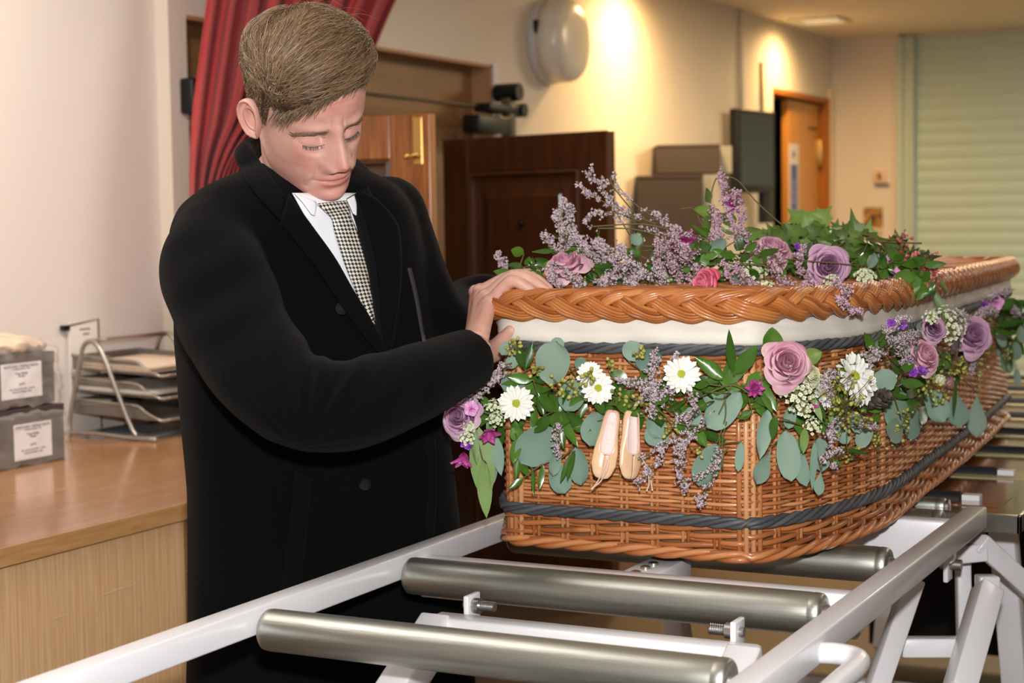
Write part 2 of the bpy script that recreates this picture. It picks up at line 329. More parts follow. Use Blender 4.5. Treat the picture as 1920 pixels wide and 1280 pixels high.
# stakes: upright rods, in pairs
st = M(); per = np.linalg.norm(np.roll(P0, -1, 0)-P0, axis=1).sum(); NS = int(per/.046/2)*2
sidx = [(k*n0/NS) for k in range(NS)]
def onP(s, P=P0): s = s % len(P); i = int(s); u = s-i; return P[i]*(1-u)+P[(i+1) % len(P)]*u
def onN(s, Nn=N0): s = s % len(Nn); return Nn[int(s)]
for k in range(NS):
    for d in (-.38, .38):
        p = onP(sidx[k]+d); st.tube([(p[0], p[1], BZ+.01), (p[0], p[1], BZ+.31)], .0031, 6, rnd=rng.uniform(.3, .9))
st.build('stake', M_wick, coffin)
# woven walls
spc = n0/NS
def weave(b, z, r, amp, phase, wl=2, rr=None, dz=0., seg=1, zf=None):
    s = np.arange(n0); w_ = np.cos(PI*s/spc*(2./wl)+phase)
    off = amp*np.sign(w_)*np.abs(w_)**.7
    X = P0+N0*off[:, None]; Z = z+dz*np.sin(2*PI*s/spc/wl+phase)+rng.normal(0, .0006, n0).cumsum()*.12*0
    G = np.column_stack([X, Z])
    # each rod is a length of ~0.9 m: shade changes between rods
    cut = rng.integers(0, n0); L = int(.7/.011); q = ((np.arange(n0)+cut)//L); pal = rng.uniform(.12, .95, q.max()+2)
    rn = np.repeat(pal[q], 6)
    b.tube(G, r, 6, closed=True, rnd=rn, up=(0, 0, 1), flat=1.0)
b = M(); z = BZ+.0615; k = 0
while z < BZ+.300:
    weave(b, z, .0029, .0044, PI*(k % 2), 2)
    z += .0055; k += 1
b.build('woven_wall', M_wick, coffin)
b = M()
for k in range(6): weave(b, BZ+.010+k*.0080, .0044, .0050, k*2*PI/3, 3, dz=.0022)
for k in range(3): weave(b, BZ+.282+k*.007, .004, .005, k*2*PI/3, 3, dz=.002)
b.build('waling', M_wick2, coffin)
# rolled bottom border
b = M()
for j in range(3):
    s = np.arange(n0); ph = 2*PI*s/(spc*3)+j*2*PI/3
    b.tube(np.column_stack([P0+N0*(.004+.006*np.cos(ph))[:, None], BZ+.006+.005*np.sin(ph)]), .0048, 6, closed=True, rnd=np.repeat(.35+.3*np.sin(ph+1), 6), up=(0, 0, 1))
b.build('bottom_border', M_wick, coffin)
def band(z, name='grey_band'):
    b = M(); s = np.arange(n0)
    for j in range(4):
        ph = 2*PI*s/(spc*2.2)+j*2*PI/4
        b.tube(np.column_stack([P0+N0*(.0075+.0045*np.cos(ph))[:, None], z+.0055*np.sin(ph)]), .0042, 6, closed=True, rnd=rng.uniform(.1, .9), up=(0, 0, 1))
    b.build(name, M_grey, coffin)
band(BZ+.054); band(BZ+.293)
# thick corner posts at the near end
for sx in (-1, 1):
    cb = M()
    i = np.argmin(np.linalg.norm(P0-np.array([CX+sx*.181, 2.209]), axis=1))
    for d in (-1.4, -.5, .4, 1.3):
        p = onP(i+d)+onN(i)*.003; cb.tube([(p[0], p[1], BZ+.005), (p[0], p[1], BZ+.31)], .0042, 8, rnd=rng.uniform(.4, .95))
    cb.build('corner_post', M_wick, coffin)
# calico lining folded over the top edge
PL, NL = outline(.005, .012); n = len(PL); rows = []
for q, (o_, z_) in enumerate(((-.012, .300), (.004, .299), (.0075, .303), (.008, .312), (.007, .318), (.009, .324), (.008, .332), (.002, .337), (-.012, .338))):
    wv = .0012*np.sin(np.arange(n)*.33+q)+.0009*np.sin(np.arange(n)*.81+q*.5)
    rows.append(np.column_stack([PL+NL*(o_+wv)[:, None], np.full(n, BZ+z_)+.0012*np.sin(np.arange(n)*.21+q*.4)]))
M().grid(np.array(rows), cv=True).build('cloth_lining', M_cloth, coffin)
# inner block, coloured brown for the shade in the weave gaps
def cap_poly(P, z0, z1):
    b = M(); n = len(P); V = np.vstack([np.column_stack([P, np.full(n, z0)]), np.column_stack([P, np.full(n, z1)])])
    b.add(V, [tuple(range(n))[::-1], tuple(range(n, 2*n))]+[(i, (i+1) % n, n+(i+1) % n, n+i) for i in range(n)], .4); return b
PI0, _ = outline(-.006, .02)
cap_poly(PI0, BZ+.004, BZ+.335).build('inner_lining', mat('weave_gap_shade', rgb(128, 92, 62), .9), coffin, smooth=False)

# lid
LZ = BZ+.345
lid = thing('coffin_lid', 'woven willow coffin lid with thick plaited rim, under the flower spray', 'coffin lid', (CX, 3.1, LZ))
PM, NM = outline(.006, .006, .03); nm = len(PM); perm = nm*.006
b = M(); nper = round(perm/.262); 
M_rim = mat('plaited_willow', rgb(146, 76, 34), .33, c2=rgb(214, 144, 84), attr=True, ramp=[(.4, rgb(180, 104, 50))], coat=.25)
for j in range(5):
    for q in range(5):
        s = np.arange(nm); ph = 2*PI*nper*s/nm+j*2*PI/5
        v = np.sin(ph)*.70+(q-2)*.135            # across the braid, -1 bottom .. 1 top
        dep = .0042*np.sin(2*ph+.2)+.0016*np.sin(6*ph)
        ang = np.radians(-62)+np.radians(172)*(v+1.05)/2.1
        ex, ez = .0185, .0205
        ro = ex*np.cos(ang)+dep*np.cos(ang); rz = ez*np.sin(ang)+dep*np.sin(ang)
        G = np.column_stack([PM+NM*ro[:, None], LZ+.006+rz])
        b.tube(G, .0033, 6, closed=True, rnd=np.repeat(np.clip(rng.uniform(.2, .8)+.15*np.sin(s*.02+q), 0, 1), 6), up=(0, 0, 1))
b.build('plaited_rim', M_rim, lid)
b = M(); s = np.arange(nm); G = np.array([np.column_stack([PM+NM*(.012*math.cos(a)), np.full(nm, LZ+.006+.016*math.sin(a))]) for a in np.linspace(0, 2*PI, 10, endpoint=False)])
b.grid(G, cu=True, cv=True, rnd=.1); b.build('rim_core', mat('rim_crevice_shade', rgb(84, 42, 20), .6), lid)  # dark colour on the core paints in the shade of the plait's crevices
# woven top: slats across, rods along
b = M(); y = 2.215; k = 0
def halfw(y): return np.interp(y, [p[0] for p in PR], [p[1] for p in PR])
while y < 4.01:
    hw = halfw(y)-.004; xs = np.linspace(-hw, hw, 40); zz = LZ+.016+.012*(1-(xs/hw)**2)+.0022*np.cos(PI*xs/.035+PI*(k % 2))
    b.tube(np.column_stack([CX+xs, np.full(40, y), zz]), .0035, 5, rnd=rng.uniform(.2, .9)); y += .0068; k += 1
for x0 in np.arange(-.245, .25, .035):
    ys = [yy for yy in np.linspace(2.21, 4.01, 90) if halfw(yy) > abs(x0)+.01]
    if len(ys) > 2: b.tube([(CX+x0, yy, LZ+.016+.012*(1-(x0/halfw(yy))**2)) for yy in ys], .004, 6, rnd=rng.uniform(.3, .8))
b.build('woven_top', M_wick2, lid)
cap_poly(outline(-.004, .02)[0], LZ-.006, LZ+.012).build('lid_lining', M_cloth, lid, smooth=False)
# rope loops hanging from the lid on the right side
def side_pt(px, py, off=.02):
    """point where the view ray meets the coffin's right side wall, moved out by off"""
    best = None; d = ray(px, py)
    R = [(CX+wd, y) for y, wd in PR]
    for (x0, y0), (x1, y1) in zip(R[:-1], R[1:]):
        # intersect in plan
        A_ = np.array([[d[0], -(x1-x0)], [d[1], -(y1-y0)]]); q = np.array([x0-CAM[0], y0-CAM[1]])
        if abs(np.linalg.det(A_)) < 1e-9: continue
        t, u = np.linalg.solve(A_, q)
        if -.02 <= u <= 1.02 and t > 0 and (best is None or t < best[0]):
            nn = nrm((y1-y0, -(x1-x0), 0)); best = (t, nn)
    if best is None: return None, None
    return CAM+d*best[0]+best[1]*off, best[1]
M_rope = mat('cotton_rope', rgb(216, 186, 140), .8, c2=rgb(190, 150, 100), scale=60)
a_, _ = side_pt(1528, 618, .006); c_, _ = side_pt(1545, 618, .006); m_, _ = side_pt(1535, 652, .012)
b = M(); P = spline([a_+A3(0, 0, .02), a_, (a_+m_)/2+A3(-.001, 0, 0), m_, (c_+m_)/2, c_, c_+A3(0, 0, .02)], 60)
t_ = np.arange(60)*1.0
for q in (0, PI): b.tube(P+np.column_stack([.0016*np.cos(t_+q), .0016*np.sin(t_+q), 0*t_]), .0019, 6, rnd=.5)
b.build('rope_loop', M_rope, lid)
# ------------------------------------------------------------------ hatch doors, curtain, track
M_dkwood = mat('dark_stained_wood', rgb(64, 34, 16), .38, c2=rgb(92, 52, 26), scale=7, stretch=(6, 6, .7), coat=.25)
M_mdwood = mat('red_brown_wood', rgb(120, 66, 18), .30, c2=rgb(186, 118, 52), scale=16, stretch=(9, 9, .4), coat=.3, detail=8, contrast=.18)
M_brass = mat('brass', rgb(214, 176, 104), .28, metal=1)
def leaf_door(name, label, hinge, end, wood, inset):
    """panelled hatch leaf; hinge and end are plan points, the face seen from the camera is on the near side"""
    h = A3(hinge[0], hinge[1], 0); e = A3(end[0], end[1], 0); t = nrm(e-h); n = A3(t[1], -t[0], 0); W_ = np.linalg.norm(e-h); T_ = .045
    if n[1] > 0: n = -n
    R = np.stack([t, -n, A3(0, 0, 1)], 1); z0, z1 = .03, 1.603
    th = thing(name, label, 'door', (h+e)/2, 'pair of hatch doors')
    def bx(b, u0, u1, za, zb, d0=0., d1=T_): c = h+t*(u0+u1)/2-n*((d0+d1)/2)+A3(0, 0, (za+zb)/2); return b.box(c, (u1-u0, d1-d0, zb-za), R)
    for u0, u1 in ((0, .12), (W_-.12, W_)): bx(M(), u0, u1, z0, z1).build('stile', wood, th, smooth=False, bevel=.003)
    for za, zb in ((z0, z0+.18), (.74, .88), (z1-.12, z1)): bx(M(), .12, W_-.12, za, zb, .002, T_-.002).build('rail', wood, th, smooth=False, bevel=.003)
    for za, zb in ((z0+.18, .74), (.88, z1-.12)):
        b = M(); ua, ub = .12, W_-.12
        rings = [(0, .006), (.012, .0), (.018, .020), (.025, .021), (.085, .008), (.09, .004)]
        G = []
        for k, d in rings:
            G.append([h+t*u-n*d+A3(0, 0, z) for u, z in ((ua+k, za+k), (ub-k, za+k), (ub-k, zb-k), (ua+k, zb-k))])
        b.grid(np.array(G), cv=True); c = np.array(G[-1]); b.add(c, [(0, 1, 2, 3)])
        bx(b, ua, ub, za, zb, .022, .035); b.build('panel', inset, th, smooth=False)
    return th, h, t, n, W_
d1, h, t, n, W_ = leaf_door('hatch_door', 'open red-brown wooden hatch leaf with brass bolt, behind the person', (-3.0, 3.955), (-2.306, 4.06), M_mdwood, M_dkwood)
b = M(); b.box(h+t*(W_-.035)-n*-.002+A3(0, 0, 1.53), (.028, .006, .13), np.stack([t, -n, A3(0, 0, 1)], 1)); bo = b.build('bolt_plate', M_brass, d1, smooth=False, bevel=.002)
M().cyl(h+t*(W_-.035)+n*.004+A3(0, 0, 1.49), h+t*(W_-.035)+n*.03+A3(0, 0, 1.49), .006, 12).ball(h+t*(W_-.06)+n*.03+A3(0, 0, 1.487), .009, 10).cyl(h+t*(W_-.035)+n*.028+A3(0, 0, 1.49), h+t*(W_-.06)+n*.03+A3(0, 0, 1.487), .005, 10).build('knob', M_brass, bo)
d2, h, t, n, W_ = leaf_door('hatch_door', 'open dark brown hatch leaf with raised mitred panel, behind the flowers', (-2.985, 5.345), (-2.262, 5.165), M_dkwood, M_dkwood)
M().ball(h+t*W_*.5+n*.006+A3(0, 0, 1.30), .011, 12).build('knob', mat('black_iron', rgb(24, 22, 20), .4, metal=.6), d2)
M_iron = mat('black_metal', rgb(22, 24, 26), .45, metal=.3)
tr = thing('curtain_track', 'black curtain track cord and pulley across the hatch opening', 'curtain track', (WX+.05, 4.8, 1.7))
M().tube([(WX+.05, 3.9, 1.732), (WX+.05, 5.62, 1.732)], .006, 8).build('cord', mat('green_black_cord', rgb(52, 54, 36), .6), tr)
q = atX(912, 222, WX+.06); b = M(); b.bb((WX+.03, 5.47, 1.635), (WX+.10, 5.74, 1.698)); b.build('pulley_box', M_iron, tr, bevel=.006)
M().bb((WX+.03, 5.56, 1.715), (WX+.10, 5.84, 1.745)).build('arm', M_iron, tr, bevel=.004)
M().bb((WX+.05, 5.74, 1.62), (WX+.09, 5.79, 1.79)).build('post', mat('grey_post', rgb(110, 100, 80), .5, metal=.5), tr, bevel=.004)
M().cyl((WX+.02, 5.765, 1.795), (WX+.12, 5.765, 1.795), .034, 20).build('pulley', M_iron, tr, ang=.7)
M().cyl((WX+.03, 5.83, 1.73), (WX+.11, 5.83, 1.73), .026, 16).build('pulley', M_iron, tr, ang=.7)
q = atX(360, 180, WX+.03); M().bb((WX+.002, q[1]-.022, q[2]-.05), (WX+.05, q[1]+.03, q[2]+.05)).build('bracket', M_iron, tr, bevel=.008)
M().bb((WX+.12, 3.80, 2.375), (WX+.20, 5.95, 2.40)).build('rail', mat('white_rail', rgb(222, 220, 214), .5), tr, bevel=.004)
# curtain: gathered, pulled to the left and hanging from above the hatch
cu_l = [(410, -285), (397, -80), (388, 0), (376, 90), (362, 200), (356, 300), (356, 420), (352, 620), (350, 800)]; cu_r = [(905, -285), (785, -80), (742, 0), (716, 58), (694, 105), (650, 150), (540, 212), (472, 260), (456, 420), (450, 800)]
nu, nv = 200, 56; Lc = spline(np.array([(x, y, 0) for x, y in cu_l]), nv); Rc = spline(np.array([(x, y, 0) for x, y in cu_r]), nv); G = np.zeros((nv, nu, 3))
for i in range(nv):
    for j in range(nu):
        u = j/(nu-1); x, y = (Lc[i]*(1-u)+Rc[i]*u)[:2]; ph = u*2*PI*9+.5*math.sin(i*.12); off = .028*math.sin(ph)+.010*math.sin(2.3*ph+1+i*.05)
        G[i, j] = atX(x, y, WX+.16+off)
tag(M().grid(G).build('curtain', mat('red_curtain', rgb(182, 66, 68), .85, sheen=.1, c2=rgb(168, 54, 60), scale=5), solid=.002), 'dark red gathered curtain hanging beside the hatch, behind the person', 'curtain')
# ------------------------------------------------------------------ wall and ceiling lamps
M_opal = mat('opal_plastic', rgb(226, 222, 212), .3, spec=.5, coat=.2)
M_ring = mat('grey_plastic', rgb(196, 196, 196), .4)
wl = thing('wall_light', 'round white bulkhead light, switched off, high on the cream wall', 'wall light', (WX, 6.23, 2.03))
M().lathe([(.165, 0), (.170, .004), (.172, .03), (.168, .036)], (WX, 6.235, 2.03), (1, 0, 0), 48).build('base_ring', M_ring, wl, ang=.8)
M().lathe([(.168, .034), (.168, .10), (.160, .125), (.145, .138), (.10, .146), (.001, .150)], (WX, 6.235, 2.03), (1, 0, 0), 48).build('diffuser', M_opal, wl)
M().bb((WX+.03, 6.09, 2.02), (WX+.05, 6.068, 2.10)).build('clip', M_iron, wl, bevel=.002)
def downlight(x, y, label):
    d = thing('ceiling_downlight', label, 'ceiling light', (x, y, CZ-.03), None)
    b = M(); s = .14
    for k, z in ((0, CZ), (0, CZ-.012), (-.02, CZ-.014), (-.03, CZ-.004)): pass
    G = np.array([[(x+sx*(s+k), y+sy*(s+k), z) for sx, sy in ((-1, -1), (1, -1), (1, 1), (-1, 1))] for k, z in ((.0, CZ-.001), (.0, CZ-.012), (-.02, CZ-.014), (-.03, CZ-.003))]); b.grid(G, cv=True); b.build('frame', mat('pale_frame', rgb(230, 224, 210), .35), d, smooth=False)
    b = M()
    for k in range(4): b.bb((x-.10, y-.10+k*.058, CZ-.010), (x+.10, y-.097+k*.058, CZ-.002))
    b.build('louvre', M_bolt, d, smooth=False)
    M().bb((x-.11, y-.11, CZ-.0015), (x+.11, y+.11, CZ-.0005)).build('lit_diffuser', mat('lamp_glow', rgb(255, 236, 190), .5, emis=(rgb(255, 232, 180), 1.6)), d, smooth=False)
    return d
downlight(-2.765, 9.28, 'square recessed ceiling downlight with louvres near the far doorway')
# ------------------------------------------------------------------ far end of the room
M_shut = mat('roller_shutter', rgb(186, 206, 194), .45, spec=.4)
sh = thing('roller_shutter', 'pale grey-green ribbed roller shutter closing the back wall', 'shutter', (-.6, BY+.02, 0))
zz = np.arange(.02, 2.385, .006); prof = .007*np.abs(np.sin(PI*zz/.075))**.6
M().grid(np.array([[(x, BY+.03-p, z) for x in (-2.50, 3.9)] for z, p in zip(zz, prof)])).build('shutter_curtain', M_shut, sh, ang=.6)
M().bb((-2.595, BY-.03, 0), (-2.555, BY+.04, 2.39)).bb((-2.555, BY-.012, 0), (-2.505, BY+.03, 2.39)).bb((-2.505, BY-.03, 0), (-2.49, BY+.03, 2.39)).build('guide_rail', mat('shutter_guide', rgb(190, 206, 196), .4), sh, smooth=False, bevel=.002)
M().bb((-2.5, BY-.02, .0), (3.9, BY+.03, .05)).build('bottom_bar', M_bolt, sh, smooth=False)
# door leaf in the doorway
lf = thing('door_leaf', 'orange oak door standing ajar in the far doorway', 'door', (WX-.05, 9.8, 0))
yl = atX(1478, 300, WX-.045)[1]; ys = atX(1497, 300, WX-.045)[1]
M().bb((WX-.085, yl, .02), (WX-.045, 10.19, DZ-.04)).build('leaf', M_oak, lf, smooth=False, bevel=.003)
hg = M().bb((WX-.05, 10.155, 1.62), (WX-.03, 10.205, 1.78)).cyl((WX-.03, 10.18, 1.62), (WX-.03, 10.18, 1.78), .012, 10).build('hinge', M_brass, lf, bevel=.002)
M().bb((WX-.05, 9.98, 1.842), (WX-.038, 10.14, 1.852)).build('closer_arm', M_iron, lf, smooth=False)
sg = M().bb((WX-.0445, yl+.008, .8), (WX-.0425, ys, 1.74)).build('push_sign', mat('sign_white', rgb(222, 216, 214), .5), lf, smooth=False)
b = M().bb((WX-.0424, yl+.04, .82), (WX-.0415, ys-.03, 1.62)); b.build('blue_band', mat('sign_blue', rgb(70, 92, 158), .5), sg, smooth=False)
M().cyl((WX-.0424, (yl+ys)/2, 1.68), (WX-.0412, (yl+ys)/2, 1.68), .022, 20).build('blue_disc', MATS['sign_blue'], sg)
b = M(); text(b, 'FIRE DOOR KEEP SHUT', .062, A3(WX-.0413, (yl+ys)/2-.018, 1.22), (0, 0, 1), (0, 1, 0), None, None); b.build('lettering', MATS['sign_white'], sg, smooth=False)
# monitor on wall bracket
tv = thing('wall_monitor', 'black monitor on a wall bracket left of the far doorway', 'monitor', (WX+.1, 8.75, 1.45))
R_ = ROT((0, 0, 1), -.10); c = A3(-2.905, 8.535, 1.655)
M().box(c, (.05, .46, .43), R_).build('housing', mat('black_plastic', rgb(20, 20, 22), .45), tv, bevel=.006)
M().box(c+R_ @ A3(.026, 0, .01), (.003, .41, .37), R_).build('screen', mat('grey_screen', rgb(58, 64, 72), .3), tv, smooth=False)
M().bb((WX, 8.60, 1.60), (WX+.07, 8.72, 1.70)).build('bracket', M_iron, tv, bevel=.003)
M().bb((-2.92, 8.66, 1.28), (-2.88, 8.82, 1.44)).build('cable_box', MATS['black_plastic'], tv, bevel=.004)
tag(M().tube([(WX+.012, 8.60, CZ), (WX+.012, 8.60, 1.88)], .011, 8).build('cable_conduit', M_wall), 'thin cream cable conduit dropping from the ceiling to the monitor', 'conduit')
tag(M().tube([(WX+.01, 8.95, 2.16), (WX+.01, 8.95, 1.88)], .009, 8).build('cable_conduit', mat('tan_cable', rgb(200, 170, 120), .6)), 'short tan cable above the right edge of the monitor', 'cable')
# storage boxes on a cupboard
M_box = mat('taupe_box', rgb(74, 65, 62), .8); M_boxs = mat('box_spine', rgb(160, 160, 150), .6)
f_h = nrm(A3(-CF[0], -CF[1], 0)); r_h = A3(-f_h[1], f_h[0], 0)
if r_h @ CR < 0: r_h = -r_h
tag(M().bb((-2.97, 6.5, 0), (-2.45, 8.1, .905)).build('cupboard', mat('beige_cupboard', rgb(176, 150, 116), .5), smooth=False, bevel=.004), 'low beige cupboard under the storage boxes', 'cupboard')
tag(M().bb((-2.97, 6.5, .905), (-2.43, 8.1, .935)).build('worktop', mat('cupboard_worktop', rgb(150, 110, 70), .5), smooth=False, bevel=.004), 'wooden top on the low beige cupboard', 'worktop')
def sbox(pl, pr, yt, yb, D, label, ps):
    a = atD(pl, yt, D); e = atD(pr, yt, D); a[2] = e[2] = (a[2]+e[2])/2; zb = atD(pl, yb, D)[2]
    t = nrm(A3(e[0]-a[0], e[1]-a[1], 0)); n = A3(-t[1], t[0], 0)
    if n @ CF < 0: n = -n
    W_ = np.linalg.norm((e-a)[:2]); c = (a+e)/2+n*.13; c[2] = (a[2]+zb)/2; H_ = a[2]-zb; R = np.stack([t, n, A3(0, 0, 1)], 1)
    o = thing('storage_box', label, 'box', (c[0], c[1], zb), 'taupe storage boxes')
    M().box(c, (W_, .26, H_), R).build('carton', M_box, o, smooth=False, bevel=.003)
    M().box(c+A3(0, 0, H_/2-.0), (W_+.004, .264, .012), R).build('lid', M_box, o, smooth=False, bevel=.002)
    M().box(c+t*(W_/2+ps/2)+n*.02, (ps, .2, H_*.97), R).build('spine_label', M_boxs, o, smooth=False)
    return zb
zb = sbox(1195, 1318, 331, 432, 7.60, 'lower large taupe storage box with pale spine on the cupboard', .05)
z2 = sbox(1195, 1318, 434, 520, 7.60, 'taupe storage box at the bottom of the stack, half hidden by flowers', .05)
sbox(1232, 1350, 273, 326, 7.68, 'taupe storage box on top of the stack, beside the monitor', .06)
# switch, notice and picture on the back wall
def plate(px0, py0, px1, py1): a = atY(px0, py0, BY); e = atY(px1, py1, BY); return a, e
a, e = plate(1638, 318, 1662, 342); sw = thing('wall_switch', 'small cream wall switch beside the roller shutter', 'switch', ((a[0]+e[0])/2, BY, e[2]))
M().bb((a[0], BY-.012, e[2]), (e[0], BY, a[2])).build('face_plate', mat('switch_plate', rgb(230, 200, 170), .4), sw, bevel=.003); m_ = (a+e)/2
M().bb((m_[0]-.012, BY-.02, m_[2]-.02), (m_[0]+.012, BY-.012, m_[2]+.02)).build('rocker', mat('switch_brown', rgb(150, 104, 80), .4), sw, bevel=.002)
a, e = plate(1640, 344, 1668, 351); tag(M().bb((a[0], BY-.005, e[2]), (e[0], BY, a[2])).build('notice_strip', mat('blue_grey_strip', rgb(128, 124, 130), .5), smooth=False), 'narrow blue-grey notice strip below the wall switch', 'notice')
a, e = plate(1621, 389, 1655, 427); pc = thing('wall_picture', 'small dark brown picture low on the back wall', 'picture', ((a[0]+e[0])/2, BY, e[2]))
M().bb((a[0], BY-.012, e[2]), (e[0], BY, a[2])).build('print', mat('picture_print', rgb(70, 50, 36), .5, c2=rgb(190, 140, 70), scale=22, contrast=.12), pc, smooth=False)
M().bb((a[0], BY-.014, e[2]-.035), (e[0], BY, e[2])).build('caption_strip', mat('caption_pale', rgb(214, 196, 170), .5), pc, smooth=False)
# skirting
struct(M().bb((WX, O1+.05, 0), (WX+.018, D0, .10)).build('baseboard_left', mat('skirting', rgb(214, 196, 160), .5), smooth=False))

# ------------------------------------------------------------------ counter on the left
M_top = mat('worktop_wood', rgb(172, 122, 80), .22, c2=rgb(194, 144, 100), scale=4, stretch=(9, .7, 9), coat=.35, detail=8)
M_edge = mat('worktop_edge', rgb(190, 140, 86), .4, c2=rgb(214, 166, 112), scale=9, stretch=(8, 1.2, 14), detail=8, contrast=.2)
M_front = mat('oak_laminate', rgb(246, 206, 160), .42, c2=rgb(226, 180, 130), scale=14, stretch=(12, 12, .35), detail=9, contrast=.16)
TZ = .765; FX = -2.057
wt = thing('worktop', 'light brown wood worktop along the left wall', 'worktop', (-2.55, 2.4, TZ-.04))
M().bb((WX-.045, -.6, TZ-.030), (FX-.002, 3.69, TZ)).build('top_panel', M_top, wt, smooth=False)
M().bb((FX-.002, -.6, TZ-.032), (FX+.001, 3.69, TZ+.0005)).build('edge_strip', M_edge, wt, smooth=False)
cbn = thing('base_cabinet', 'light oak base cabinet with scratched plain front under the worktop', 'cabinet', (-2.5, 2.4, 0))
M().bb((WX-.04, -.55, .10), (FX-.035, 3.66, TZ-.036)).build('carcass', mat('cabinet_inside', rgb(120, 84, 56), .6), cbn, smooth=False)
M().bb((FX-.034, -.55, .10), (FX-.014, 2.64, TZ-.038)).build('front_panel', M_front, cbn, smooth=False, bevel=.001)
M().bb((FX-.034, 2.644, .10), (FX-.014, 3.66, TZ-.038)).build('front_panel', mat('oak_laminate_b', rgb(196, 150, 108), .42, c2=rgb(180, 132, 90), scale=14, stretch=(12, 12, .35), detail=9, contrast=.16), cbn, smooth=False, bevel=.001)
M().bb((WX, -.5, 0), (FX-.08, 3.62, .10)).build('plinth', mat('plinth_brown', rgb(84, 60, 42), .6), cbn, smooth=False)
# scratches: fine pale scuffs in the laminate
for k, (x0, y0, x1, y1) in enumerate(((168, 1124, 272, 1090), (205, 1110, 262, 1094), (95, 1162, 136, 1150), (345, 1072, 362, 1067), (0, 1150, 16, 1144), (255, 1138, 275, 1138))):
    p, q = atX(x0, y0, FX-.0138), atX(x1, y1, FX-.0138); M().tube(spline([p, (p+q)/2+A3(0, 0, .001), q], 8), [.0001, .0004, .0006, .0006, .0005, .0004, .0003, .0001], 4).build('scratch', mat('pale_scuff', rgb(236, 206, 172), .6), cbn)
# letter tray rack
M_silver = mat('silver_wire', rgb(176, 172, 164), .35, metal=.85)
M_mesh = mat('silver_mesh', rgb(150, 146, 140), .45, metal=.7)
rk = thing('letter_tray_rack', 'silver wire rack with three mesh letter trays on the worktop', 'letter tray', (-2.82, 3.3, TZ))
xa, xb = -2.63, -3.03                       # front foot tip, rear
YA, YB = 3.36, 3.665
def wire(P, r=.0055, n=40): return M().tube(spline(P, n), r, 10)
for Y in (YA, YB):
    wire([(-2.775, Y, TZ+.012), (-2.80, Y, TZ+.05), (-2.868, Y, TZ+.20), (-2.895, Y, TZ+.243), (-2.915, Y, TZ+.252), (-2.938, Y, TZ+.24), (-2.952, Y, TZ+.20), (-2.990, Y, TZ+.06), (-2.995, Y, TZ+.012)], .0062).build('side_frame', M_silver, rk)
    wire([(-3.015, Y, TZ+.012), (-2.95, Y, TZ+.013), (-2.90, Y, TZ+.014), (-2.80, Y, TZ+.008), (-2.72, Y, TZ+.007)], .006, 20).ball((-2.72, Y, TZ+.007), .0075, 10).build('foot', M_silver, rk)
wire([(-2.915, YA, TZ+.252), (-2.915, YB, TZ+.252)], .006, 6).build('top_bar', M_silver, rk)
wire([(-2.95, YA, TZ+.013), (-2.95, YB, TZ+.013)], .005, 6).build('cross_bar', M_silver, rk)
wire([(-2.80, YA, TZ+.009), (-2.80, YB, TZ+.009)], .005, 6).build('cross_bar', M_silver, rk)
m = bpy.data.materials.new('perforated_mesh'); m.use_nodes = True; nt = m.node_tree; bs = nt.nodes['Principled BSDF']; bs.inputs['Base Color'].default_value = rgb(150, 146, 140); bs.inputs['Metallic'].default_value = .8; bs.inputs['Roughness'].default_value = .45
tc = nt.nodes.new('ShaderNodeTexCoord'); mp = nt.nodes.new('ShaderNodeMapping'); mp.inputs['Scale'].default_value = (230, 230, 230); nt.links.new(tc.outputs['Object'], mp.inputs[0])
vo = nt.nodes.new('ShaderNodeTexVoronoi'); vo.inputs['Scale'].default_value = 1; vo.inputs['Randomness'].default_value = 0; nt.links.new(mp.outputs[0], vo.inputs['Vector'])
gt = nt.nodes.new('ShaderNodeMath'); gt.operation = 'GREATER_THAN'; gt.inputs[1].default_value = .36; nt.links.new(vo.outputs['Distance'], gt.inputs[0]); nt.links.new(gt.outputs[0], bs.inputs['Alpha']); M_perf = m
M_paper = mat('paper', rgb(236, 230, 222), .8)
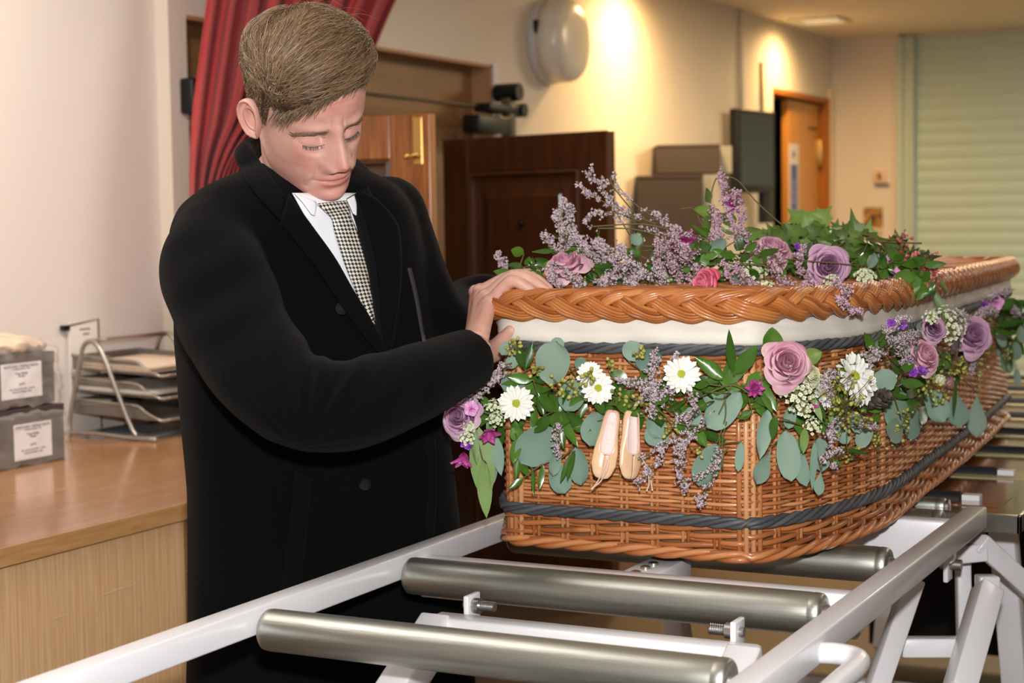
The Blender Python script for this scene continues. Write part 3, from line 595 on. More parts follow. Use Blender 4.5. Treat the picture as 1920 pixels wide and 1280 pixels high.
for k, z in enumerate((TZ+.052, TZ+.108, TZ+.165)):
    x0, x1, y0, y1 = -2.73, -2.995, YA-.05+.07, YB-.02; hgt = .036
    b = M(); tp = [(x0+.015, y0, z), (x1, y0, z+.012), (x1, y1, z+.012), (x0+.015, y1, z)]
    b.add(tp, [(0, 1, 2, 3)])
    b.add([(x0+.015, y0, z), (x1, y0, z+.012), (x1, y0, z+.012+hgt), (x0-.05, y0, z+hgt)], [(0, 1, 2, 3)])
    b.add([(x0+.015, y1, z), (x1, y1, z+.012), (x1, y1, z+.012+hgt), (x0-.05, y1, z+hgt)], [(0, 1, 2, 3)])
    b.add([(x1, y0, z+.012), (x1, y1, z+.012), (x1, y1, z+.012+hgt), (x1, y0, z+.012+hgt)], [(0, 1, 2, 3)])
    ty = b.build('tray', M_perf, rk, smooth=False, solid=.001)
    wire([(x0+.02, y0+.02, z-.002), (x0+.012, y0, z+.002), (x0-.03, y0-.001, z+.02), (x0-.06, y0-.002, z+hgt), (-2.88, y0-.002, z+hgt+.004), (x1, y0-.002, z+hgt+.012)], .004, 30).build('tray_rim', M_silver, ty)
    wire([(x0+.015, y0+.01, z-.001), (x0+.017, (y0+y1)/2, z-.001), (x0+.015, y1, z-.001)], .0045, 10).build('front_wire', M_silver, ty)
    M().bb((x1+.02, y0-.003, z+hgt-.004), (-2.87, y0+.001, z+hgt+.013)).build('side_plate', M_mesh, ty, smooth=False)
    if k: 
        b = M()
        for q in range(5 if k == 2 else 3): b.box(A3((x0+x1)/2+.01+.006*math.sin(q*3), (y0+y1)/2, z+.014+.003*q), (.235, .28, .0012), ROT((0, 1, 0), .04) @ ROT((0, 0, 1), .02*math.sin(q*5)))
        o = b.build('papers', mat('cream_paper', rgb(232, 212, 190), .8) if k == 2 else M_paper, smooth=False); tag(o, 'sheaf of cream papers in the top letter tray' if k == 2 else 'loose papers in the middle letter tray', 'papers')
    else:
        tag(M().box(A3(-2.89, 3.52, TZ+.004), (.21, .26, .006), ROT((0, 0, 1), .1)).build('folder', mat('blue_grey_folder', rgb(150, 168, 178), .6), smooth=False), 'pale blue folder lying under the letter tray rack', 'folder')
# framed card against the wall
cf_ = thing('card_holder', 'clear holder with a white card behind the letter trays', 'card', (-3.0, 3.31, TZ))
a = atX(116, 612, -3.03); e = atX(186, 668, -3.03)
M().bb((-3.037, a[1]+.03, TZ), (-3.033, e[1], a[2]+.008)).build('card', M_paper, cf_, smooth=False)
M().tube([(-3.031, a[1]+.02, a[2]), (-3.031, e[1]+.002, a[2]+.012), (-3.031, e[1]+.002, TZ)], .002, 6).build('holder_edge', M_iron, cf_)
M().bb((-3.041, a[1]+.005, a[2]-.012), (-3.029, a[1]+.03, a[2]+.002)).build('black_edge', M_iron, cf_, smooth=False)
b = M()
for k, (u0, u1) in enumerate(((.030, .070), (.034, .058))): b.bb((-3.0326, e[1]-u1, a[2]-.014-.013*k), (-3.0320, e[1]-u0, a[2]-.010-.013*k))
b.build('printed_lines', mat('ink', rgb(120, 112, 112), .7), cf_, smooth=False)
# two dark card boxes with labels, in clear plastic bags
M_dkbox = mat('charcoal_card', rgb(62, 55, 54), .6); M_lab = mat('label_paper', rgb(232, 230, 236), .6); M_ink = mat('black_ink', rgb(60, 60, 66), .7)
M_poly = mat('clear_polythene', rgb(238, 232, 228), .12, spec=.6, alpha=.22)
nt = M_poly.node_tree; N_ = nt.nodes; lw_ = N_.new('ShaderNodeLayerWeight'); lw_.inputs['Blend'].default_value = .35; mr = N_.new('ShaderNodeMapRange'); mr.inputs['To Min'].default_value = .05; mr.inputs['To Max'].default_value = .5
nt.links.new(lw_.outputs['Facing'], mr.inputs['Value']); nt.links.new(mr.outputs[0], N_['Principled BSDF'].inputs['Alpha'])
def urn_box(c0, w, d_, h, yaw, z, label, lab0, lab1, lines):
    R = ROT((0, 0, 1), yaw); t, n, u = R[:, 0], R[:, 1], R[:, 2]
    o = thing('card_box', label, 'box', (c0[0], c0[1], z), 'charcoal card boxes')
    c = A3(c0[0], c0[1], z+h/2)+n*d_/2
    M().box(c, (w, d_, h), R).build('carton', M_dkbox, o, smooth=False, bevel=.0015)
    M().box(c+u*(h/2-.012), (w+.003, d_+.003, .026), R).build('lid', M_dkbox, o, smooth=False, bevel=.0015)
    lw, lh = lab1[0]-lab0[0], lab1[1]-lab0[1]; lc = A3(c0[0], c0[1], z)+t*((lab0[0]+lab1[0])/2-w/2)+u*((lab0[1]+lab1[1])/2)-n*.0022
    lb = M().box(lc, (lw, .0008, lh), R).build('label', M_lab, o, smooth=False)
    b = M()
    for (s, y, hh) in lines: text(b, s, hh, lc-n*.0006+u*(y*lh), t, u, None, None)
    b.build('lettering', M_ink, lb, smooth=False); return R, c
L1 = [('BORTLAND CREMATORIUM', .37, .0088), ('Cremated remains of the', .31, .0055), ('Yorn Badgn', .17, .0085), ('Phelm', .09, .0085), ('aged 86', -.12, .0060), ('Date: 14th November 2021 - 12.00 PM', -.26, .0050), ('Sealed Unit Number Thirty', -.34, .0055)]
R1, c1 = urn_box((-2.727, 2.918), .245, .17, .131, PI/2, TZ, 'charcoal card box with a white label, lower of the two on the worktop', (.078, .016), (.200, .098), L1)
R2, c2_ = urn_box((-2.735, 2.898), .25, .17, .118, PI/2, TZ+.1365, 'charcoal card box with a white label, upper of the two on the worktop', (.075, .02), (.205, .100), L1)
def crumple(G, amp, sc_, seed):
    from mathutils import noise
    out = G.copy(); sh = G.shape[:2]
    for i in range(sh[0]):
        for j in range(sh[1]):
            p = Vector(G[i, j])*sc_+Vector((seed, seed*2, 0)); v = noise.noise_vector(p); w2 = noise.noise_vector(p*2.7); out[i, j] += amp*(np.array(v)+.5*np.array(w2))
    return out
def bagshell(c, R, w, d_, h, grow, amp, seed, top=.0, tail=None):
    t, n, u = R[:, 0], R[:, 1], R[:, 2]; nu, nv = 90, 34; G = np.zeros((nv, nu, 3))
    for i in range(nv):
        v = i/(nv-1)
        for j in range(nu):
            a = 2*PI*j/nu; ca, sa = math.cos(a), math.sin(a); k = 1/max(abs(ca), abs(sa))*(.97)
            zz = -h/2+.002+v*(h+top)
            sq = 1 if v < .8 else math.sqrt(max(0, 1-((v-.8)/.2)**2))*.98+.02
            px_, py_ = ca*k*(w/2+grow)*sq, sa*k*(d_/2+grow)*sq
            px_ = max(-w/2-grow, min(w/2+grow, px_)); py_ = max(-d_/2-grow, min(d_/2+grow, py_))
            p = c+t*px_+n*py_+u*zz
            if tail is not None:
                g_ = math.exp(-((v-tail[1])/.16)**2)*max(0, ca)**6; p = p+t*tail[0]*g_+n*(-tail[2])*g_
            G[i, j] = p
    return crumple(G, amp, 26, seed)
o = M().grid(bagshell(c1, R1, .245, .17, .131, .010, .007, 3.1, top=.006, tail=(.045, .55, .0)), cv=True).build('plastic_bag', M_poly); tag(o, 'clear crumpled plastic bag around the lower charcoal box', 'plastic bag', 'clear plastic bags')
o = M().grid(bagshell(c2_, R2, .25, .17, .118, .013, .010, 7.7, top=.028, tail=(.060, .35, .01)), cv=True).build('plastic_bag', M_poly)
tag(o, 'clear crumpled plastic bag around the upper charcoal box', 'plastic bag', 'clear plastic bags')
# gathered film folded on top of the upper box
G = np.zeros((26, 60, 3)); cc = c2_+A3(0, -.01, .079)
for i in range(26):
    th_ = PI*i/25
    for j in range(60):
        a = 2*PI*j/60; k = 1+.30*max(0, math.sin(a))**8
        G[i, j] = cc+A3(.095*math.cos(a)*math.sin(th_), .155*math.sin(a)*math.sin(th_)*k, .027*math.cos(th_)-.012*max(0, math.sin(a))**6*math.sin(th_))
o = M().grid(crumple(G, .010, 30, 1.3), cv=True).build('folded_film', mat('film_warm_sheen', rgb(236, 214, 190), .3, alpha=.86, coat=.3))  # cream tint puts a warm reflection into the film's colour
tag(o, 'bunched cream-tinted plastic film folded on top of the upper charcoal box', 'plastic film')
# ------------------------------------------------------------------ person
person = thing('person', 'person in black overcoat and checked tie, head bowed, one hand on the coffin lid', 'person', (-1.42, 2.12, 0))
M_skin = mat('skin', rgb(232, 186, 168), .45, c2=rgb(204, 122, 112), attr=True, sss=.25, bump=.10, bscale=700)
nt = M_skin.node_tree; N_ = nt.nodes; at_ = [n for n in N_ if n.type == 'ATTRIBUTE'][0]; rp_ = [n for n in N_ if n.type == 'VALTORGB'][0]
nz_ = N_.new('ShaderNodeTexNoise'); nz_.inputs['Scale'].default_value = 75; nz_.inputs['Detail'].default_value = 5; tc_ = N_.new('ShaderNodeTexCoord'); nt.links.new(tc_.outputs['Object'], nz_.inputs['Vector'])
ma_ = N_.new('ShaderNodeMath'); ma_.operation = 'MULTIPLY_ADD'; ma_.inputs[1].default_value = .75; nt.links.new(nz_.outputs['Fac'], ma_.inputs[0]); sb_ = N_.new('ShaderNodeMath'); sb_.operation = 'SUBTRACT'; sb_.inputs[1].default_value = .36
nt.links.new(at_.outputs['Fac'], sb_.inputs[0]); nt.links.new(sb_.outputs[0], ma_.inputs[2]); nt.links.new(ma_.outputs[0], rp_.inputs[0])
M_hair = mat('brown_hair', rgb(46, 32, 21), .36, c2=rgb(170, 138, 104), attr=True, spec=.6)
M_wool = mat('black_wool', rgb(8, 8, 10), .95, sheen=.02, spec=.10, bump=.35, bscale=450)
M_wool2 = mat('black_lapel', rgb(10, 10, 13), .95, sheen=.02, spec=.10, bump=.3, bscale=450)
M_suit = mat('navy_suit', rgb(12, 13, 20), .85, spec=.2)
M_shirt = mat('white_shirt', rgb(240, 242, 248), .7)
HS = .972; HD = 2.37
HM = np.array([[-.6031, .7316, .3177], [-.7758, -.4457, -.4466], [-.1852, -.5158, .8364]]) @ ROT((0, 0, 1), .10)   # columns: his right, face forward, up
HP = atD(578.5, 198, HD)
def H2W(p): return np.asarray(p, float)*HS @ HM.T+HP
def gs(v, c, s): return np.exp(-((v-c)/s)**2)
def interp(z, T): T = np.array(T); o = np.argsort(T[:, 0]); return np.interp(z, T[o, 0], T[o, 1])
def sm_interp(z, T):
    T = np.array(sorted(T)); zz = np.linspace(T[0, 0], T[-1, 0], 400); v = np.interp(zz, T[:, 0], T[:, 1])
    k = np.hanning(31); k /= k.sum(); v = np.convolve(np.pad(v, 15, 'edge'), k, 'valid'); return np.interp(z, zz, v)
def head_surface(nz=230, nph=240):
    u = np.linspace(0, 1, nz); zs = np.interp(u, [0, .12, .30, .88, 1.], [-.235, -.150, -.108, .085, .1215])
    t = np.linspace(-PI, PI, nph, endpoint=False); ph = t-.35*np.sin(t)      # denser in front (phi=0)
    Wd = [(-.132, .010), (-.124, .027), (-.118, .0365), (-.108, .0465), (-.095, .0545), (-.08, .0600), (-.06, .0648), (-.035, .0685), (-.01, .0715), (.02, .0745), (.05, .0755), (.075, .071), (.095, .060), (.110, .043), (.118, .026), (.1225, .004)]
    Fr = [(-.132, .012), (-.1255, .055), (-.121, .074), (-.113, .0835), (-.103, .0855), (-.093, .0815), (-.085, .0835), (-.07, .0875), (-.055, .086), (-.03, .084), (-.005, .0835), (.015, .0875), (.03, .0905), (.05, .089), (.07, .081), (.09, .066), (.108, .042), (.118, .024), (.1225, .004)]
    Bk = [(-.132, .02), (-.118, .03), (-.10, .055), (-.08, .075), (-.05, .090), (-.01, .101), (.03, .104), (.06, .098), (.085, .082), (.105, .056), (.117, .03), (.1225, .004)]
    G = np.zeros((nz, nph, 3)); lip = np.zeros((nz, nph))
    for i, z in enumerate(zs):
        wd = max(sm_interp(z, Wd), .002); fr = max(sm_interp(z, Fr), .002); bk = max(sm_interp(z, Bk), .002)
        c, s = np.cos(ph), np.sin(ph); n = 2.25 if z > .02 else 2.25-.25*min(1, (.02-z)/.1)
        rh = (np.abs(s/wd)**n+np.abs(c/np.where(c > 0, fr, bk))**n)**(-1/n)
        if z < -.125: rh *= max(0, 1-(-.125-z)/.02)
        # neck: a tilted column behind the jaw
        if z < -.03:
            nr = .058+.020*max(0, (-.17-z)/.06)**1.5; cy = -.022-.10*max(0, (-.10-z)); cyn = cy
            A_ = 1; B_ = -2*cyn*c; Cc = cyn**2-nr**2; rn = (-B_+np.sqrt(np.maximum(B_**2-4*Cc, 0)))/2
            k = .010*min(1, (-.03-z)/.04)+1e-4; m = np.maximum(rh, rn); r = m+k*np.log(np.exp((rh-m)/k)+np.exp((rn-m)/k))*min(1, (-.03-z)/.03)*(.35)
        else: r = rh
        x = r*s; y = r*c; zz = np.full(nph, z); ax = np.abs(x); fw = np.clip(c*1.6, 0, 1)
        if -.12 < z < .08:
            d = np.zeros(nph)
            # brow ridge, eye sockets, lids
            d += .0062*gs(ax, .029, .022)*gs(z, .009, .008)
            d -= .0135*gs(ax, .0305, .0165)*gs(z, -.012, .0125)
            d -= .0070*gs(ax, .017, .008)*gs(z, -.008, .012)
            d += .0088*gs(ax, .0305, .0135)*gs(z, -.0135, .0085)
            d -= .0026*gs(ax, .0315, .016)*gs(z, -.0025-1.0*(ax-.0305)**2, .0022)   # lid crease
            d -= .0022*gs(ax, .0315, .0145)*gs(z, -.0215+18*(ax-.0305)**2, .0016)      # closed lash line
            d -= .0018*gs(ax, .030, .016)*gs(z, -.0305+10*(ax-.03)**2, .004)          # bag below
            # frown between the brows
            d -= .0016*gs(ax, .008, .0022)*gs(z, .016, .010); d += .0015*gs(ax, 0, .004)*gs(z, .014, .01)
            d -= .0009*(gs(z, .047, .0022)+gs(z, .058, .0022))*gs(ax, 0, .035)
            # nose
            hgt = np.interp(z, [-.063, -.057, -.050, -.043, -.030, -.012, .004, .016, .03], [0, .010, .0265, .0320, .0262, .0180, .0105, .004, 0])
            wnz = np.interp(z, [-.066, -.056, -.045, -.03, -.01, .01, .03], [.0150, .0168, .0170, .0138, .0120, .0108, .013])
            d += hgt*np.exp(-np.abs(ax/wnz)**2.2)
            d += .0120*gs(ax, .0165, .0066)*gs(z, -.0535, .0082)                     # wings
            d -= .0028*gs(ax, .0265, .005)*gs(z, -.054, .010)
            d -= .006*gs(ax, .0075, .0040)*gs(z, -.0635, .0032)                      # nostrils
            # cheek, nasolabial fold, muzzle
            d += .0042*gs(ax, .046, .018)*gs(z, -.030, .018)
            fx = .0235+.0105*np.clip((-.052-z)/.035, 0, 1.2)
            d -= .0026*gs(ax, fx, .0046)*(1 if -.092 < z < -.048 else gs(z, -.07, .026))
            d += .0022*gs(ax, fx+.009, .008)*gs(z, -.068, .018)
            d += .0048*gs(ax, 0, .024)*gs(z, -.077, .017)
            # mouth
            zm = -.0770-.0015*(ax/.026)**2
            d += .0020*np.exp(-((z-(zm+.0050))/.0036)**2)*np.exp(-(ax/.021)**4)*(1-.3*gs(ax, 0, .003))
            d += .0026*np.exp(-((z-(zm-.0058))/.0042)**2)*np.exp(-(ax/.018)**4)
            d -= .0062*np.exp(-((z-zm)/.0019)**2)*np.exp(-(ax/.027)**6)
            d -= .0030*gs(ax, .0285, .005)*gs(z, -.079, .006)
            d -= .0016*gs(ax, 0, .0035)*gs(z, -.067, .004)
            d -= .0030*gs(ax, 0, .018)*gs(z, -.0945, .0045)
            d += .0022*gs(ax, 0, .013)*gs(z, -.108, .009)
            y = y+d*fw; x = x-np.sign(x)*0
            lp = np.exp(-((z-zm-.004)/.0040)**4)*np.exp(-(ax/.0245)**6)+np.exp(-((z-zm+.0058)/.0048)**4)*np.exp(-(ax/.022)**6)
            lip[i] = np.clip(lp, 0, 1)*.50*fw
            lip[i] += fw*(.45*gs(ax, 0, .013)*gs(z, -.046, .016)+.26*gs(ax, .046, .02)*gs(z, -.040, .024)+.28*gs(z, .045, .03)+.18*gs(z, -.105, .02)+.2*gs(ax, .03, .015)*gs(z, -.012, .01)+.18)
        if z < -.05: lip[i] += .15
        if z < -.135: y = y-.10*(-.135-z)
        G[i] = np.column_stack([x, y, zz])
    return G, np.clip(lip, 0, 1), zs
HG, HL, Hz = head_surface()
body = M(); nz, nph = HG.shape[:2]
body.grid(H2W(HG.reshape(-1, 3)).reshape(nz, nph, 3), cv=True, rnd=HL.ravel(), cap=True)
# ears
def ear(b, side):
    nu, nv = 26, 12; prof = [(0, -.008), (.22, -.0095), (.40, -.0075), (.52, .0025), (.62, .0050), (.72, -.0005), (.82, -.0015), (.90, .0055), (.98, .0085), (1.05, .0058), (1.03, .0010), (.88, -.003), (.6, -.011), (.2, -.013)]
    G = np.zeros((len(prof), nu, 3)); a = np.linspace(0, 2*PI, nu, endpoint=False)
    for i, (k, o_) in enumerate(prof):
        yy = .0168*np.cos(a)*(1+.30*np.sin(a)); zz = .0315*np.sin(a)+.002*np.cos(a); yy = yy*(1-.22*(np.sin(a) < -.3)*(-np.sin(a)-.3)); lob = np.clip(-np.sin(a)-.72, 0, 1)*2
        G[i] = np.column_stack([o_*(1-lob), k*yy-.003, k*zz])
    # canal hollow and antihelix
    R = ROT((0, 0, 1), .42 if side > 0 else -.12) @ ROT((1, 0, 0), .30)
    G = G*np.array([side*1.5, 1, .95]); V = G.reshape(-1, 3) @ R.T+A3(.0800 if side > 0 else -.073, -.012 if side > 0 else -.020, -.006)
    b.grid(H2W(V).reshape(G.shape), cv=True, rnd=.35)
ear(body, 1); ear(body, -1)

# hands: skinned finger chains fused and smoothed, then joined into the body
def baked(o, mods):
    for typ, kw in mods:
        md = o.modifiers.new(typ, typ)
        for a, v in kw.items(): setattr(md, a, v)
    dg = bpy.context.evaluated_depsgraph_get(); dg.update()
    me = bpy.data.meshes.new_from_object(o.evaluated_get(dg)); V = np.array([v.co[:] for v in me.vertices]); F = [tuple(p.vertices) for p in me.polygons]
    bpy.data.objects.remove(o); return V, F
def rawobj(b):
    me = bpy.data.meshes.new('tmp'); me.from_pydata(np.concatenate(b.v).tolist(), [], b.f); o = bpy.data.objects.new('tmp', me); col.objects.link(o); return o
def limb(b, P, r, n=14, sub=6, flat=1., up=None, end=True):
    Q = spline(P, (len(P)-1)*sub+1); rr = np.interp(np.linspace(0, len(P)-1, len(Q)), range(len(P)), r)
    b.tube(Q, rr, n, flat=flat, up=up); b.ball(Q[0], rr[0], n)
    if end: b.ball(Q[-1], rr[-1], n)
def hand_mesh(wrist, mcps, fingers, thumb, fore, rs=1.):
    b = M()
    limb(b, [fore, wrist], [.031, .027], 16)
    for (m, F_) in zip(mcps, fingers):
        limb(b, [wrist*.75+m*.25, m*.6+wrist*.4, m], [.0155*rs, .0125*rs, .0108*rs], 12)
        limb(b, [m]+F_, [.0108*rs, .0098*rs, .0087*rs, .0070*rs][:len(F_)+1], 12)
    for i in range(4): b.ball(mcps[i]+nrm(mcps[i]-thumb[1])*.0015, .0122*rs, 12); b.ball(fingers[i][0], .0103*rs, 12)
    for k in (.35, .6, .85):
        for i in range(3):
            for s in (.33, .66):
                c = wrist*(1-k)+(mcps[i]*(1-s)+mcps[i+1]*s)*k; b.ball(c, .0125*rs, 10)
    limb(b, thumb, [.020*rs, .0170*rs, .0135*rs, .0098*rs][:len(thumb)], 12)
    b.ball((thumb[0]+mcps[3])/2*.6+wrist*.4, .019*rs, 12)
    return baked(rawobj(b), [('REMESH', dict(mode='VOXEL', voxel_size=.0021)), ('SMOOTH', dict(factor=.5, iterations=6))])
wr = atD(889, 662, 2.385); fore = atD(845, 690, 2.345)
Yl = 2.196
mc = [atY(919, 567, Yl), atY(912, 556, Yl+.020), atY(901, 547, Yl+.042), atY(893, 549, Yl+.064)]
fing = [[atY(957, 528, Yl-.004), atY(985, 537, Yl), atY(1004, 551, Yl+.002)],
        [atY(963, 517, Yl+.018), atY(1000, 528, Yl+.022), atY(1026, 545, Yl+.024)],
        [atY(962, 517, Yl+.042), atY(1003, 523, Yl+.046), atY(1030, 541, Yl+.048)],
        [atY(945, 527, Yl+.068), atY(985, 522, Yl+.072), atY(1015, 538, Yl+.074)]]
th = [atY(905, 664, Yl+.05), atY(930, 655, Yl+.030), atY(947, 636, Yl+.010), atY(960, 619, Yl+.002)]
V, F = hand_mesh(wr, mc, fing, th, fore); body.add(V, F, .16)
# nails on the visible fingers
M_nail = mat('finger_nail', rgb(236, 190, 176), .25, c2=rgb(236, 190, 176), attr=True)
# left hand resting on the far rim
lw = A3(-1.30, 2.50, 1.185); lmc = [A3(-1.235, 2.475+.021*i, 1.215+.004*(1-abs(i-1.5))) for i in range(4)][::-1]
lf = [[m+A3(.036, .001, .004), m+A3(.058, .002, -.004), m+A3(.072, .002, -.012)] for m in lmc]
lth = [A3(-1.275, 2.47, 1.17), A3(-1.255, 2.455, 1.160), A3(-1.232, 2.45, 1.155), A3(-1.215, 2.45, 1.152)]
V, F = hand_mesh(lw, lmc, lf, lth, A3(-1.36, 2.47, 1.16)); body.add(V, F, .16)
# torso, legs under the clothes
b_ = M()
def C2(x, y, D): return atD(x, y, D)
NV = nrm(A3(.87, -.49, 0)); LV = nrm(A3(.49, .87, 0))     # facing, his left
limb(b_, [atD(545, 345, 2.46), atD(560, 450, 2.5), atD(600, 750, 2.55), atD(618, 1000, 2.60)], [.06, .085, .085, .085], 16)
hipc = atD(618, 1010, 2.60)
for s in (-1, 1):
    hp = hipc+LV*.08*s; kn = A3(hp[0], hp[1], .48)+LV*.01*s; an = A3(hp[0]-.01, hp[1], .10)
    limb(b_, [hp, kn, an], [.06, .055, .042], 14)
shR = atD(402, 462, 2.35); shL = atD(738, 408, 2.58)
elR = atD(560, 745, 2.19); elL = atD(775, 562, 2.60)
limb(b_, [shR, elR, atD(840, 690, 2.34)], [.05, .042, .03], 12); limb(b_, [shL, elL, A3(-1.36, 2.47, 1.16)], [.05, .042, .03], 12)
V, F = baked(rawobj(b_), [('REMESH', dict(mode='VOXEL', voxel_size=.008)), ('SMOOTH', dict(factor=.5, iterations=4))]); body.add(V, F, .3)
body_o = body.build('body', M_skin, person)

# --- overcoat
b = M()
ST = [(292, 520, 632, 2.47, .6), (318, 462, 690, 2.465, .72), (345, 398, 736, 2.46, .85), (385, 352, 764, 2.46, .92), (430, 338, 776, 2.47, 1.0), (500, 340, 790, 2.49, 1.08), (600, 350, 805, 2.51, 1.12),
      (700, 356, 816, 2.53, 1.10), (800, 364, 828, 2.555, 1.05), (900, 374, 845, 2.58, 1.), (1000, 376, 857, 2.60, .96), (1140, 377, 868, 2.615, .94), (1280, 372, 880, 2.62, .94), (1420, 364, 892, 2.625, .96)]
rows = []; na = 64; aa = np.linspace(0, 2*PI, na, endpoint=False)
STi = np.array(ST); yy = np.linspace(STi[0, 0], STi[-1, 0], 90)
for y in yy:
    xl, xr, D, df = [np.interp(y, STi[:, 0], STi[:, i]) for i in range(1, 5)]
    C = atD((xl+xr)/2, y, D); a = (xr-xl)/2*D/FPX; k = a/.2095
    ca, sa = np.cos(aa), np.sin(aa); e = .82
    X = np.sign(ca)*np.abs(ca)**e*.235*k; Yd = np.sign(sa)*np.abs(sa)**e*.125*min(k, 1.05)*df
    fold = 1+.02*np.sin(aa*5+y*.004)*np.clip((y-850)/300, 0, 1)
    rows.append(C+np.outer(X*fold, LV)+np.outer(Yd*fold, NV))
b.grid(np.array(rows), cv=True, cap=True)
def sleeve(pts):
    P = np.array([atD(x, y, D) for x, y, D, r in pts]); r = [q[3] for q in pts]
    limb(b, list(P), r, 24, end=False)
sleeve([(405, 452, 2.36, .062), (398, 500, 2.325, .074), (418, 555, 2.29, .076), (448, 628, 2.25, .072), (502, 705, 2.20, .068), (572, 757, 2.17, .061), (665, 757, 2.19, .060), (768, 722, 2.25, .054), (842, 690, 2.32, .048), (888, 668, 2.365, .0425)])
sleeve([(728, 402, 2.58, .060), (748, 475, 2.585, .063), (779, 548, 2.585, .060), (820, 604, 2.60, .052), (866, 628, 2.65, .046)])
lsl = [atD(866, 628, 2.65), A3(-1.35, 2.475, 1.165), A3(-1.315, 2.49, 1.18)]; limb(b, lsl, [.045, .042, .040], 20)
CV, CFc = baked(rawobj(b), [('REMESH', dict(mode='VOXEL', voxel_size=.0075)), ('SMOOTH', dict(factor=.6, iterations=10)), ('SUBSURF', dict(levels=1, render_levels=1))])
# cloth folds: bend at the elbow, drag from the shoulder
def along(p, pts):
    return np.min(np.linalg.norm(p[:, None, :]-pts[None], axis=2), axis=1)
me_t = bpy.data.meshes.new('t'); me_t.from_pydata(CV.tolist(), [], CFc); me_t.update()
NRM = np.zeros((len(CV), 3)); me_t.vertices.foreach_get('co', np.zeros(len(CV)*3, np.float32)); nb = np.zeros(len(CV)*3, np.float32); me_t.vertex_normals.foreach_get('vector', nb); NRM = nb.reshape(-1, 3)
cx = CV-CAM; zc = cx @ CF; PX = 960+FPX*(cx @ CR)/zc; PY = 640-FPX*(cx @ CU)/zc
elb = np.exp(-(((PX-590)/110)**2+((PY-715)/95)**2))*(zc < 2.42)
ang_ = np.arctan2(PY-840, PX-560)
d = .0030*elb*np.sin(ang_*19+.6*np.sin(PY*.03))+.0014*elb*np.sin(ang_*33+1)
sh = np.exp(-(((PX-420)/90)**2+((PY-560)/110)**2)); d += .0035*sh*np.sin((PX*.55+PY)*.055)
ff = np.exp(-(((PX-740)/90)**2+((PY-725)/60)**2))*(zc < 2.42); d += .0022*ff*np.sin(PX*.075+PY*.02)
CV2 = CV+NRM*d[:, None]
cb_ = M(); cb_.add(CV2, CFc); coat = cb_.build('overcoat', M_wool, person)
BV = BVHTree.FromPolygons(CV2.tolist(), CFc)
def hitD(x, y):
    d = ray(x, y); h = BV.ray_cast(Vector(CAM), Vector(d))
    return None if h[0] is None else float((np.array(h[0])-CAM) @ CF)
# depth of the chest: quadratic fit over the open front
S = [];
for x in range(560, 760, 16):
    for y in range(440, 690, 20):
        q = hitD(x, y)
        if q and q > 2.3: S.append((x, y, q))
S = np.array(S); fx = lambda x, y: np.stack([np.ones_like(x), x, y, x*x, x*y, y*y], -1)
cf = np.linalg.lstsq(fx((S[:, 0]-650)/100, (S[:, 1]-550)/100), S[:, 2], rcond=None)[0]
def chestD(x, y): return float(fx(np.float64((x-650)/100), np.float64((max(y, 400)-550)/100)) @ cf)+(.0003*(400-y) if y < 400 else 0)
def strip(Lp, Rp, n=26, m=9, off=.004, bulge=.0, fit=True):
    Lp = spline(np.array([(x, y, 0) for x, y in Lp]), n)[:, :2]; Rp = spline(np.array([(x, y, 0) for x, y in Rp]), n)[:, :2]; G = np.zeros((n, m, 3)); 
    for i in range(n):
        for j in range(m):
            u = j/(m-1); x, y = Lp[i]*(1-u)+Rp[i]*u; D = chestD(x, y) if fit else (hitD(x, y) or chestD(x, y))
            G[i, j] = atD(x, y, D-off-bulge*math.sin(PI*u))
    return G
# shirt, suit front, tie, collar, lapels
M().grid(strip([(548, 362), (575, 410), (612, 470), (650, 540), (690, 610), (716, 650)], [(668, 362), (682, 410), (696, 470), (702, 540), (710, 610), (722, 650)], off=.004)).build('shirt', M_shirt, person, solid=.002)
M().grid(strip([(650, 372), (668, 420), (684, 490), (697, 560), (704, 610), (722, 668)], [(690, 350), (722, 420), (742, 490), (748, 560), (745, 620), (728, 675)], off=.007)).build('suit_jacket', M_suit, person, solid=.003)
tie = M(); Lt = [(596, 383), (611, 398), (622, 411), (628, 440), (648, 500), (672, 558), (698, 606)]; Rt = [(651, 377), (655, 393), (658, 408), (671, 440), (687, 500), (696, 555), (702, 600)]
tg = strip(Lt, Rt, n=60, m=11, off=.0115, bulge=.005)
kk = np.exp(-((np.arange(60)-5)/5.)**2)[:, None, None]; tg = tg-CF*(.007*kk)
tie.grid(tg)
m = bpy.data.materials.new('checked_silk'); m.use_nodes = True; nt = m.node_tree; bs = nt.nodes['Principled BSDF']; bs.inputs['Roughness'].default_value = .45
uvn = nt.nodes.new('ShaderNodeUVMap'); uvn.uv_map = 'uv'; mp = nt.nodes.new('ShaderNodeMapping'); nt.links.new(uvn.outputs[0], mp.inputs[0]); mp.inputs['Rotation'].default_value = (0, 0, .785)
ck = nt.nodes.new('ShaderNodeTexChecker'); ck.inputs['Scale'].default_value = 1; nt.links.new(mp.outputs[0], ck.inputs['Vector'])
ck.inputs['Color1'].default_value = rgb(226, 222, 206); ck.inputs['Color2'].default_value = rgb(44, 48, 54); nt.links.new(ck.outputs['Color'], bs.inputs['Base Color'])
tie_o = tie.build('tie', m, person, solid=.003)
uvl = tie_o.data.uv_layers.new(name='uv'); 
tw_ = np.linalg.norm(tg[:, 0]-tg[:, -1], axis=1); tl_ = np.r_[0, np.cumsum(np.linalg.norm(np.diff(tg[:, 5], axis=0), axis=1))]
for lp in tie_o.data.loops:
    i, j = divmod(lp.vertex_index, 11); uvl.data[lp.index].uv = ((j/10-.5)*tw_[i]/.0040+50, tl_[i]/.0040)
